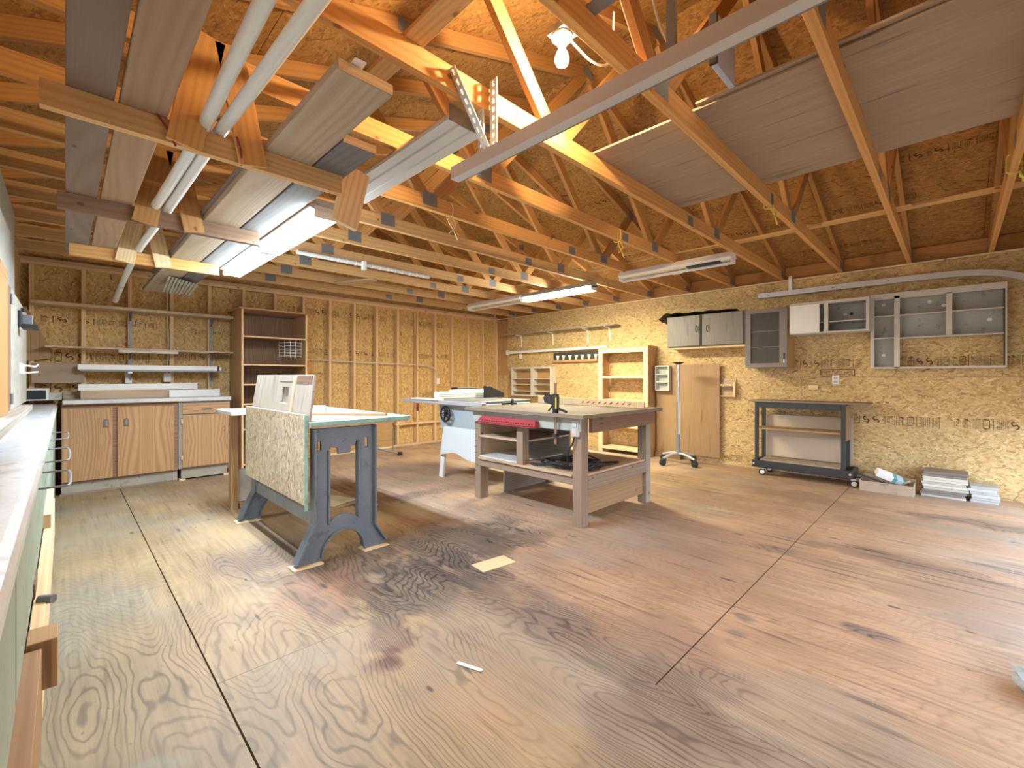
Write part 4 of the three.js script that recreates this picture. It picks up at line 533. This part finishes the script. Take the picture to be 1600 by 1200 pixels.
{ const t = thing('bar_clamp', 'black and yellow quick grip bar clamp gripping the bench edge', 'clamp'), x = 2.88, z = -2.36; box('bar', t, M.darkWood, x - 0.003, x + 0.003, 0.66, 1.17, z - 0.012, z + 0.012); box('body', t, M.black, x - 0.02, x + 0.02, 0.935, 1.08, z - 0.025, z + 0.03, { c: 0.008 }); box('grip_inlay', t, M.yellow, x - 0.022, x + 0.022, 0.955, 1.055, z + 0.012, z + 0.026, { c: 0.004 });
  mesh('pistol_grip', t, M.black, plate([[0, 0.0], [0.09, 0.02], [0.105, 0.06], [0.085, 0.085], [0, 0.09]], 0.034, [], 0.006)).applyMatrix4(new THREE.Matrix4().makeRotationY(Math.PI / 2).setPosition(x - 0.017, 0.985, z - 0.02)); tube('trigger', t, M.black, [V(x, 0.985, z - 0.03), V(x, 0.955, z - 0.055), V(x, 0.935, z - 0.075)], 0.007, 16, 8); mesh('trigger_arm', t, M.black, plate([[0, 0], [0.10, -0.03], [0.10, -0.05], [0, -0.025]], 0.02, [], 0.004)).applyMatrix4(new THREE.Matrix4().makeRotationY(-Math.PI / 2).setPosition(x + 0.01, 0.975, z + 0.02)); box('upper_jaw', t, M.rubber, x - 0.02, x + 0.02, 0.921, 0.935, z - 0.02, z + 0.02); box('lower_jaw', t, M.rubber, x - 0.02, x + 0.026, 0.72, 0.75, z - 0.02, z + 0.02); seat(t); }
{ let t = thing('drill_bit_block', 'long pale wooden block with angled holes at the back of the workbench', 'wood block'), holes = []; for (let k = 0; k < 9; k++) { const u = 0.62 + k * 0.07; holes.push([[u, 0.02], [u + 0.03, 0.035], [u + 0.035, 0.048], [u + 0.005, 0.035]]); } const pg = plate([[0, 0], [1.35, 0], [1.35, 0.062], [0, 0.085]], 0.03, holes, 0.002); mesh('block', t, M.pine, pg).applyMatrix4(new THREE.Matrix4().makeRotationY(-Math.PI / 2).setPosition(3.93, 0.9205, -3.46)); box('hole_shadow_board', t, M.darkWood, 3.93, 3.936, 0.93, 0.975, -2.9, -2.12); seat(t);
  t = thing('vise_part', 'small black metal clamp part lying beside the pale block', 'tool'); tube('arm', t, M.black, [V(3.3, 0.935, -3.44), V(3.4, 0.94, -3.42), V(3.48, 0.935, -3.40)], 0.012, 20, 8); rod('screw', t, M.darkFrame, V(3.43, 0.92, -3.41), V(3.43, 0.985, -3.41), 0.014); seat(t); }
// ---------------------------------------------------------------- table saw
{
  const t = thing('table_saw', 'grey table saw with handwheel and white cloth dust skirt behind the workbench', 'table saw');
  box('table', t, M.galvDull, 3.22, 4.15, 0.915, 0.945, -4.95, -3.80, { c: 0.004 }); mesh('cabinet', t, M.sawGrey, plate([[3.27, 0.60], [4.05, 0.60], [4.08, 0.912], [3.24, 0.912]], 0.75, [], 0.006)).position.z = -4.50;
  box('fence_rail', t, M.galv, 3.13, 3.20, 0.90, 0.945, -5.14, -3.58, { c: 0.006 }); box('rail_cover', t, M.white, 3.11, 3.21, 0.9455, 0.963, -4.92, -4.35);
  for (const [x, z, dx, dz] of [[3.30, -4.43, -0.03, -0.05], [4.02, -4.43, 0.05, -0.05], [3.30, -3.80, -0.03, 0.05], [4.02, -3.80, 0.05, 0.05]]) bar('leg', t, M.white, V(x + dx, 0, z + dz), V(x, 0.62, z), 0.03, 0.075, V(0, 0, 1));
  // cloth skirt: a sagging sleeve between the cabinet and the legs
  const g = new THREE.CylinderGeometry(1, 1, 1, 96, 12, true), p = g.attributes.position; for (let i = 0; i < p.count; i++) { const y = p.getY(i) + 0.5, a = Math.atan2(p.getZ(i), p.getX(i)), c = Math.cos(a), s = Math.sin(a), q = 1 / Math.max(Math.abs(c), Math.abs(s)), bulge = 1 + 0.11 * Math.pow(1 - y, 0.8) + 0.012 * Math.sin(a * 9 + y * 3) * (1 - y); p.setXYZ(i, 3.66 + c * Math.min(q, 1.32) * 0.39 * bulge, 0.30 + 0.34 * y + 0.03 * Math.sin(a * 4 + 1) * (1 - y), -4.12 + s * Math.min(q, 1.32) * 0.36 * bulge); } g.computeVertexNormals();
  const cl = M.cloth.clone(); cl.side = THREE.DoubleSide; mesh('dust_skirt', t, cl, g);
  const wh = mesh('handwheel', t, M.black, new THREE.TorusGeometry(0.085, 0.013, 10, 40)); wh.rotation.y = Math.PI / 2; wh.position.set(3.19, 0.785, -4.30); for (let k = 0; k < 5; k++) { const a = k * 1.2566, sp = mesh('spoke', wh, M.black, new THREE.CapsuleGeometry(0.010, 0.06, 4, 8)); sp.position.set(0.045 * Math.cos(a), 0.045 * Math.sin(a), 0); sp.rotation.z = a - Math.PI / 2; } const hub = mesh('hub', wh, M.black, new THREE.CylinderGeometry(0.022, 0.022, 0.05, 16)); hub.rotation.x = Math.PI / 2; const cap = mesh('hub_cap', wh, M.red, new THREE.CylinderGeometry(0.014, 0.014, 0.056, 12)); cap.rotation.x = Math.PI / 2; rod('crank_grip', t, M.black, V(3.18, 0.83, -4.24), V(3.13, 0.83, -4.24), 0.011); rod('shaft', t, M.galvDull, V(3.16, 0.785, -4.30), V(3.26, 0.785, -4.30), 0.012);
  const fence = box('rip_fence', t, M.white, 3.32, 4.22, 0.947, 1.035, -4.72, -4.62, { c: 0.008 }); for (const y of [0.975, 1.0]) box('fence_groove', fence, M.galvDull, 3.34, 4.20, y, y + 0.006, -4.6199, -4.6185); box('fence_top', fence, M.white, 3.55, 4.22, 1.035, 1.06, -4.71, -4.64); box('fence_end', fence, M.black, 4.2205, 4.26, 0.947, 1.06, -4.74, -4.58);
  mesh('blade_guard', t, M.black, plate([[0, 0], [0.34, 0], [0.34, 0.06], [0.06, 0.16], [0, 0.16]], 0.06, [], 0.004)).position.set(4.02, 0.946, -4.56); box('motor_cover', t, M.darkFrame, 3.75, 4.1, 0.946, 1.085, -4.93, -4.78, { c: 0.01 }); box('lock_lever', t, M.red, 3.10, 3.125, 0.80, 0.90, -4.78, -4.765); seat(t);
}

// ---------------------------------------------------------------- right wall, far end
{ const R = 6.5545; let t = thing('wall_shelf', 'long tan shelf on white brackets at the far end of the right wall', 'shelf'); box('board', t, M.greyWood, R - 0.205, R, 2.085, 2.105, -6.66, -3.97); seat(t);
  [-6.25, -5.426, -4.624, -4.17].forEach((z, k) => { const b = thing('shelf_bracket', `white metal shelf bracket on the right wall, ${['first', 'second', 'third', 'fourth'][k]} from the room corner`, 'bracket', 'white brackets under the tan shelf'); mesh('bracket', b, M.white, plate([[0, 0], [0.18, 0], [0.18, -0.012], [0.05, -0.03], [0.014, -0.08], [0.012, -0.25], [0, -0.25]], 0.02, [], 0.002)).applyMatrix4(new THREE.Matrix4().makeRotationY(Math.PI).setPosition(R, 2.0845, z + 0.01)); seat(b); });
  t = thing('white_rail', 'long white channel rail in two lengths under the far shelf', 'rail'); for (const [a, b] of [[-6.58, -5.53], [-5.525, -4.18]]) { const g = box('channel', t, M.white, R - 0.09, R - 0.03, 1.716, 1.757, a, b, { c: 0.005 }); box('lip', g, M.laminate, R - 0.095, R - 0.085, 1.757, 1.767, a, b); } box('bracket_block', t, M.white, R - 0.03, R, 1.60, 1.74, -6.30, -6.24); box('bracket_block', t, M.white, R - 0.03, R, 1.62, 1.74, -4.30, -4.26); box('end_cap', t, M.white, R - 0.10, R - 0.02, 1.69, 1.79, -6.61, -6.58); seat(t);
  t = thing('hook_board', 'dark strip with wooden ledge and a row of small white cups', 'hook board'); box('back_strip', t, M.dark, R - 0.012, R, 1.545, 1.685, -5.41, -4.40); box('ledge', t, M.plyOrange, R - 0.06, R, 1.505, 1.545, -5.41, -4.40); seat(t);
  [-5.282, -5.146, -4.998, -4.853, -4.72, -4.575, -4.435].forEach((z, k) => { const c = thing('white_cup', `small white cup on the wooden ledge, number ${['one', 'two', 'three', 'four', 'five', 'six', 'seven'][k]} from the room corner`, 'cup', 'white cups on the ledge'); mesh('cup', c, M.white, new THREE.LatheGeometry([[0, 0], [0.018, 0], [0.018, 0.03], [0.03, 0.06], [0.036, 0.085], [0.033, 0.085], [0.015, 0.035], [0, 0.033]].map((q) => new THREE.Vector2(...q)), 20)).position.set(R - 0.038, 1.5455, z); seat(c); });
  t = thing('pigeonhole_rack', 'pale painted two column rack with thin shelves on the right wall behind the saw', 'rack'); const z0 = -6.42, z1 = -5.36; box('side', t, M.greyPaint, R - 0.14, R, 0.86, 1.43, z0, z0 + 0.03); box('side', t, M.greyPaint, R - 0.14, R, 0.86, 1.43, z1 - 0.035, z1); box('rail', t, M.greyPaint, R - 0.14, R, 1.395, 1.43, z0 + 0.03, z1 - 0.035); box('rail', t, M.greyPaint, R - 0.14, R, 0.86, 0.885, z0 + 0.03, z1 - 0.035); box('divider', t, M.greyPaint, R - 0.14, R, 0.885, 1.395, -5.885, -5.81); for (const y of [0.945, 1.075, 1.19]) for (const [a, b] of [[z0 + 0.03, -5.885], [-5.81, z1 - 0.035]]) box('shelf', t, M.greyPaint, R - 0.13, R - 0.012, y, y + 0.012, a, b); box('back', t, M.plyOrange, R - 0.01, R, 0.885, 1.395, z0 + 0.03, z1 - 0.035); seat(t);
}
{ // yellow pine shelf unit
  const t = thing('shelf_unit', 'yellow pine shelf unit with open back against the right wall', 'shelf unit'), x0 = 6.255, x1 = 6.55, a = -4.21, b = -3.32;
  for (const z of [a, b - 0.075]) box('stile', t, M.pine, x0, x0 + 0.038, 0, 1.69, z, z + 0.075); box('head_rail', t, M.pine, x0, x0 + 0.038, 1.62, 1.69, a + 0.075, b - 0.075); box('side_panel', t, M.plyOrange, x0 + 0.038, x1, 0, 1.69, b - 0.018, b); box('side_panel', t, M.plyOrange, x0 + 0.038, x1, 0, 1.69, a, a + 0.018); box('top_board', t, M.plyOrange, x0, x1, 1.69, 1.712, a - 0.01, b + 0.01);
  for (const y of [1.21, 0.83, 0.42, 0.06]) box('shelf', t, M.pine, x0 + 0.005, x1, y, y + 0.038, a + 0.078, b - 0.078); seat(t);
}
{ let t = thing('leaning_plywood', 'large brown plywood sheet leaning on the right wall', 'plywood'); box('sheet', t, M.plyBrown, 6.49, 6.505, 0.085, 1.41, -3.30, -2.35, { grain: 1 }); box('spacer', t, M.oldPine, 6.505, 6.553, 0.9, 1.0, -3.2, -2.4); box('foot_block', t, M.veneerDark, 6.45, 6.54, 0, 0.084, -3.30, -2.9); seat(t);
  t = thing('small_shelf_box', 'small grey three compartment box hung on the brown plywood sheet', 'shelf box'); const x = 6.41; box('back', t, M.greyPanel, 6.48, 6.4885, 1.02, 1.40, -3.28, -3.06); for (const z of [-3.28, -3.075]) box('side', t, M.greyPaint, x, 6.48, 1.02, 1.40, z, z + 0.015); for (const y of [1.02, 1.145, 1.262, 1.385]) box('shelf', t, M.greyPaint, x, 6.48, y, y + 0.015, -3.265, -3.075); seat(t);
  t = thing('drill_rack', 'little wooden rack with a row of holes on the wall beside the plywood', 'rack'); box('back', t, M.shelfTan, 6.54, 6.553, 0.95, 1.20, -2.34, -2.15); box('side', t, M.pine, 6.49, 6.54, 0.95, 1.155, -2.17, -2.148); const sh = plate([[0, 0], [0.17, 0], [0.17, 0.03], [0, 0.03]], 0.05, [0, 1, 2, 3, 4].map((k) => [[0.02 + k * 0.03, 0.008], [0.032 + k * 0.03, 0.008], [0.032 + k * 0.03, 0.022], [0.02 + k * 0.03, 0.022]]), 0.001); mesh('holed_strip', t, M.pine, sh).applyMatrix4(new THREE.Matrix4().makeRotationY(Math.PI / 2).setPosition(6.49, 1.10, -2.17)); box('shelf', t, M.pine, 6.49, 6.54, 0.955, 0.965, -2.34, -2.17); box('shelf', t, M.darkWood, 6.49, 6.54, 1.06, 1.066, -2.34, -2.17); seat(t);
}
{ // chrome pole on castors
  const t = thing('pole_stand', 'chrome pole on a wheeled star base before the brown plywood', 'stand'), cx = 6.12, cz = -2.78; rod('pole', t, M.chrome, V(cx, 0.16, cz), V(cx, 1.405, cz), 0.024, 0.024, 24); rod('collar', t, M.galvDull, V(cx, 0.12, cz), V(cx, 0.42, cz), 0.029, 0.027, 24); mesh('top_plate', t, M.black, new THREE.CylinderGeometry(0.085, 0.03, 0.03, 24)).position.set(cx, 1.42, cz);
  for (let k = 0; k < 4; k++) { const a = 0.35 + k * Math.PI / 2, ex = cx + 0.29 * Math.cos(a), ez = cz + 0.29 * Math.sin(a); tube('leg', t, M.galv, [V(cx, 0.15, cz), V(cx + 0.12 * Math.cos(a), 0.145, cz + 0.12 * Math.sin(a)), V(ex, 0.10, ez)], 0.016, 20, 10); const w = rod('castor', t, M.rubber, V(ex - 0.02 * Math.sin(a), 0.045, ez + 0.02 * Math.cos(a)), V(ex + 0.02 * Math.sin(a), 0.045, ez - 0.02 * Math.cos(a)), 0.045, 0.045, 22); }
  seat(t);
}
// ---------------------------------------------------------------- right wall cabinets
{ const R = 6.5545; let t = thing('wall_cabinet', 'grey wood grain wall cabinet with two doors on the right wall', 'cabinet'); box('carcass', t, M.greyVeneer, 6.275, R, 1.66, 2.10, -3.02, -1.955); box('bottom_board', t, M.pine, 6.30, R, 1.632, 1.66, -3.0, -1.96); for (const [a, b, hz] of [[-3.0, -2.535, -2.58], [-2.50, -1.975, -2.43]]) { const d = box('door', t, M.greyVeneer, 6.256, 6.275, 1.668, 2.092, a, b, { grain: 1 }); mesh('pull', d, M.black, tubeGeo([V(0, 0.045, 0), V(-0.022, 0.035, 0), V(-0.022, -0.035, 0), V(0, -0.045, 0)], 0.006, 20, 8)).position.set(6.256 - d.position.x, 1.90 - d.position.y, hz - d.position.z); } box('centre_strip', t, M.dark, 6.262, 6.275, 1.668, 2.092, -2.534, -2.501); seat(t);
  t = thing('black_sheet', 'black plastic sheet draped along the top of the grey wall cabinet', 'sheet'); const g = new THREE.PlaneGeometry(0.30, 1.08, 8, 40), p = g.attributes.position; for (let i = 0; i < p.count; i++) { const u = p.getX(i) / 0.30 + 0.5, v = p.getY(i) / 1.08 + 0.5, droop = Math.max(0, 0.14 - v) * 1.2; p.setXYZ(i, 6.225 + u * 0.31, 2.1035 + (0.075 * (1 - u) + 0.015) * (0.45 + Math.abs(noise(v * 5, u * 3))) * (1 - v * 0.6) - (v < 0.14 ? Math.min(droop, 0.14) * 0.55 : 0) - (u < 0.1 ? 0.0 : 0), -3.15 + v * 1.1); } g.computeVertexNormals(); const bm = M.black.clone(); bm.side = THREE.DoubleSide; bm.roughness = 0.6; mesh('sheet', t, bm, g); seat(t);
  t = thing('wall_cabinet', 'narrow wall cabinet with a dark mesh door in a brown frame', 'cabinet'); box('side', t, M.cream, 6.25, R, 1.345, 2.085, -1.94, -1.92); box('side', t, M.plyOrange, 6.25, R, 1.345, 2.085, -1.47, -1.45); box('back', t, M.dark, 6.545, R, 1.345, 2.085, -1.92, -1.47); box('bottom', t, M.greyVeneer, 6.25, R, 1.345, 1.36, -1.92, -1.47); box('top', t, M.greyVeneer, 6.25, R, 2.07, 2.085, -1.92, -1.47);
  const door = box('door', t, M.greyVeneer, 6.226, 6.249, 2.035, 2.085, -1.935, -1.46); box('rail', door, M.greyVeneer, 6.226, 6.249, 1.345, 1.40, -1.935, -1.46); box('stile', door, M.greyVeneer, 6.226, 6.249, 1.40, 2.035, -1.935, -1.87); box('stile', door, M.greyVeneer, 6.226, 6.249, 1.40, 2.035, -1.545, -1.46); box('mesh', door, mat('meshDark', [0.06, 0.05, 0.045], 0.6, { bump: osbBump, bumpScale: 0.004 }), 6.238, 6.244, 1.40, 2.035, -1.87, -1.545); for (const y of [1.60, 1.80]) box('mesh_bar', door, M.greyVeneer, 6.234, 6.238, y, y + 0.008, -1.87, -1.545); box('latch', door, M.black, 6.218, 6.226, 1.45, 1.52, -1.50, -1.485); box('latch', door, M.white, 6.220, 6.226, 1.40, 1.44, -1.50, -1.488); seat(t);
  t = thing('wall_cabinet', 'pale wall cabinet with one white door and an open shelf side', 'cabinet'); const f = M.greyPaint, A = -1.44, B = -0.678; box('back', t, M.greyPanel, 6.54, R, 1.74, 2.115, A, B); box('top', t, f, 6.275, 6.54, 2.095, 2.115, A, B); box('bottom', t, f, 6.275, 6.54, 1.74, 1.755, A, B); for (const z of [A, B - 0.018]) box('side', t, f, 6.275, 6.54, 1.755, 2.095, z, z + 0.018); box('shelf', t, f, 6.285, 6.54, 1.863, 1.875, A + 0.018, B - 0.018); box('face_rail', t, f, 6.256, 6.275, 2.08, 2.115, A, B); box('face_rail', t, f, 6.256, 6.275, 1.74, 1.758, A, B); box('face_stile', t, f, 6.256, 6.275, 1.758, 2.08, -1.094, -1.051); box('face_stile', t, f, 6.256, 6.275, 1.758, 2.08, B - 0.028, B); box('face_stile', t, f, 6.256, 6.275, 1.758, 2.08, A, A + 0.04); box('door', t, M.white, 6.238, 6.256, 1.75, 2.09, -1.44, -1.132, { c: 0.006 }); for (const [z, c] of [[-0.93, M.white], [-0.87, M.dark]]) rod('knob_hole', t, c, V(6.54, 1.97, z), V(6.536, 1.97, z), 0.018, 0.018, 14); seat(t);
  t = thing('wall_shelving', 'large open pale grey shelving frame high on the right wall', 'shelving'); const a = -0.686, b = 0.352, X = 6.435, q = M.greyPaint, V0 = (z0, z1, y0, y1, m = q) => box('stile', t, m, X, X + 0.018, y0, y1, z0, z1);
  box('back', t, M.greyPanel, 6.545, R, 1.66, 2.13, -0.46, b - 0.02); box('back', t, M.greyPanel, 6.545, R, 1.335, 2.13, a, -0.46); V0(a, a + 0.034, 1.32, 2.15); V0(-0.482, -0.434, 1.32, 2.115); V0(-0.073, -0.026, 1.66, 2.10); V0(b - 0.012, b, 1.32, 2.15); box('head_rail', t, q, X, X + 0.018, 2.085, 2.15, a + 0.034, b - 0.012); box('foot_rail', t, q, X, X + 0.018, 1.315, 1.335, a + 0.034, b - 0.012);
  for (const [z, y0] of [[a, 1.32], [-0.47, 1.32], [-0.06, 1.66], [b - 0.02, 1.32]]) box('upright', t, z > 0.3 ? M.darkFrame : q, X + 0.018, 6.545, y0, 2.13, z, z + 0.016); for (const [y, z0, z1] of [[1.895, a + 0.016, -0.47], [1.65, a + 0.016, -0.47], [1.895, -0.454, -0.06], [1.895, -0.044, b - 0.02], [1.645, -0.454, b - 0.02], [1.32, a + 0.016, b - 0.02], [2.118, a + 0.016, b - 0.02]]) box('shelf', t, q, X + 0.004, 6.545, y, y + 0.012, z0, z1); for (const [y, z] of [[2.04, -0.58], [1.47, -0.58], [2.03, -0.2], [1.98, -0.09], [1.80, 0.24]]) rod('sticker', t, M.white, V(6.545, y, z), V(6.543, y, z), 0.018, 0.018, 14); seat(t);
  t = thing('wall_socket', 'white wall socket on the right wall under the red framed stamp', 'socket'); box('plate', t, M.white, R - 0.008, R, 1.135, 1.245, -1.062, -0.99, { c: 0.003 }); for (const y of [1.155, 1.20]) box('outlet_face', t, M.greyPaint, R - 0.0095, R - 0.008, y, y + 0.025, -1.045, -1.007); seat(t);
  t = thing('wood_block', 'short pale wood block nailed on the right wall beside the socket', 'wood block'); box('block', t, M.pine, R - 0.02, R, 1.07, 1.125, -1.30, -1.20); seat(t);
}
// ---------------------------------------------------------------- wheeled cart, box and boards by the wall
{
  const t = thing('wheeled_cart', 'black metal framed cart with wooden shelves on castors by the right wall', 'cart'), f = M.darkFrame, X = 6.15, X2 = 6.47;
  box('top_board', t, M.benchTop, X - 0.02, X2 + 0.04, 0.915, 0.935, -1.86, -0.67, { grain: 2 }); for (const z of [-1.80, -0.915]) for (const x of [X, X2 - 0.035]) box('post', t, f, x, x + 0.035, 0.18, 0.915, z, z + 0.04); for (const x of [X, X2 - 0.02]) box('top_rail', t, f, x, x + 0.02, 0.845, 0.914, -1.76, -0.915); for (const x of [X - 0.012, X2]) box('base_rail', t, f, x, x + 0.03, 0.095, 0.18, -1.83, -0.80); for (const z of [-1.83, -0.83]) box('base_end', t, f, X + 0.018, X2, 0.095, 0.18, z, z + 0.03);
  box('middle_shelf', t, M.plyBrown, X + 0.01, X2, 0.572, 0.592, -1.80, -0.88, { grain: 2 }); box('bottom_shelf', t, M.ply, X + 0.018, X2, 0.18, 0.198, -1.75, -0.92, { grain: 2 }); box('back_panel', t, mat('cardPlain', [0.56, 0.45, 0.34], 0.85), X2 + 0.031, X2 + 0.04, 0.20, 0.74, -1.78, -0.85); box('side_panel', t, M.plyBrown, X + 0.03, X2, 0.50, 0.90, -0.876, -0.868); for (const z of [-1.82, -0.84]) rod('bolt', t, M.galv, V(X - 0.012, 0.14, z + 0.01), V(X - 0.02, 0.14, z + 0.01), 0.012, 0.012, 12);
  for (const z of [-1.72, -0.80]) for (const x of [X + 0.02, X2 - 0.01]) { const w = mesh('castor', t, M.rubber, new THREE.CylinderGeometry(0.04, 0.04, 0.025, 24)); w.rotation.z = Math.PI / 2; w.rotation.y = 0.3; w.position.set(x, 0.04, z); const h = mesh('castor_disc', w, M.white, new THREE.CylinderGeometry(0.026, 0.026, 0.029, 20)); box('castor_fork', t, M.galv, x - 0.018, x + 0.018, 0.075, 0.095, z - 0.025, z + 0.025); } seat(t);
}
{ let t = thing('cardboard_box', 'low open cardboard box with clutter on the floor by the wall', 'box'); const x0 = 6.06, x1 = 6.36, a = -0.74, b = -0.30, h = 0.11; box('base', t, M.cardboard, x0, x1, 0, 0.005, a, b); box('front', t, M.cardboard, x0, x0 + 0.005, 0.005, h, a, b); box('back', t, M.cardboard, x1 - 0.005, x1, 0.005, h + 0.03, a, b); for (const z of [a, b - 0.005]) box('side', t, M.cardboard, x0 + 0.005, x1 - 0.005, 0.005, h + 0.01, z, z + 0.005); seat(t);
  t = thing('product_carton', 'white and teal carton tilted inside the cardboard box', 'carton'); const c = mesh('carton', t, M.white, boxGeo(0.10, 0.055, 0.24)); c.position.set(6.18, 0.165, -0.50); c.rotation.set(0.42, 0.35, 0.25); const band = mesh('teal_band', c, mat('teal', [0.10, 0.34, 0.36], 0.5), boxGeo(0.101, 0.056, 0.10)); band.position.z = 0.07; const lab = mesh('label_band', c, mat('paleLabel', [0.45, 0.55, 0.58], 0.5), boxGeo(0.1015, 0.0565, 0.055)); lab.position.z = 0.08; seat(t);
  t = thing('metal_bar', 'short dark metal bar sticking out of the cardboard box', 'bar'); rod('bar', t, M.darkFrame, V(6.10, 0.17, -0.74), V(6.20, 0.06, -0.45), 0.010); rod('bar', t, M.greyPaint, V(6.25, 0.03, -0.5), V(6.30, 0.12, -0.34), 0.012); seat(t);
  const r = mulberry(4), stack = (n, x0, x1, a, b, th, y0, name, cols, ord) => { let y = y0; for (let k = 0; k < n; k++) { const s = thing('flat_board', `flat board in the ${name}, ${ord[k]} from the floor`, 'board', name), jx = (r() - 0.5) * 0.03, jz = (r() - 0.5) * 0.03; box('board', s, cols[k % cols.length], x0 + jx, x1 + jx, y, y + th - 0.001, a + jz, b + jz); y += th; seat(s); } };
  const ord = ['first', 'second', 'third', 'fourth', 'fifth', 'sixth', 'seventh', 'eighth', 'ninth', 'tenth'];
  stack(10, 6.24, 6.50, -0.25, 0.075, 0.026, 0, 'taller stack of grey boards by the wall', [M.greyPaint, M.greyVeneer, M.greyVeneer, M.greyPanel, M.greyPaint, M.greyPanel, M.greyPaint, M.greyPaint, M.greyVeneer, M.greyVeneer], ord); stack(6, 6.26, 6.48, 0.10, 0.29, 0.027, 0, 'shorter stack of white boards by the wall', [mat('blueWhite', [0.50, 0.53, 0.58], 0.5), M.greyPanel], ord);
}
// ---------------------------------------------------------------- small things on the floor
{ let t = thing('wood_scrap', 'flat pale wood strip lying on the stained part of the floor', 'scrap'); bar('strip', t, M.pine, V(1.845, 0.003, -2.15), V(2.10, 0.003, -2.115), 0.14, 0.005); seat(t);
  t = thing('wood_scrap', 'small white splinter of wood on the foreground floor', 'scrap'); bar('strip', t, M.white, V(1.175, 0.003, -1.50), V(1.215, 0.003, -1.385), 0.018, 0.005); seat(t);
  t = thing('plastic_bag', 'crumpled pale blue plastic bag at the right edge of the floor', 'bag'); const g = new THREE.IcosahedronGeometry(0.10, 5), p = g.attributes.position; for (let i = 0; i < p.count; i++) { const v = V(p.getX(i), p.getY(i), p.getZ(i)), k = 1 + 0.5 * noise(v.x * 18 + 4, v.y * 18 + v.z * 11) + 0.25 * noise(v.x * 40, v.z * 40 + v.y * 20); v.multiplyScalar(k); p.setXYZ(i, v.x * 1.3, Math.max(-0.055, v.y * 0.75), v.z); } g.computeVertexNormals(); mesh('bag', t, mat('bagPlastic', [0.42, 0.50, 0.56], 0.3), g).position.set(2.60, 0.056, 0.27); seat(t);
}
renderer.render(scene, camera);
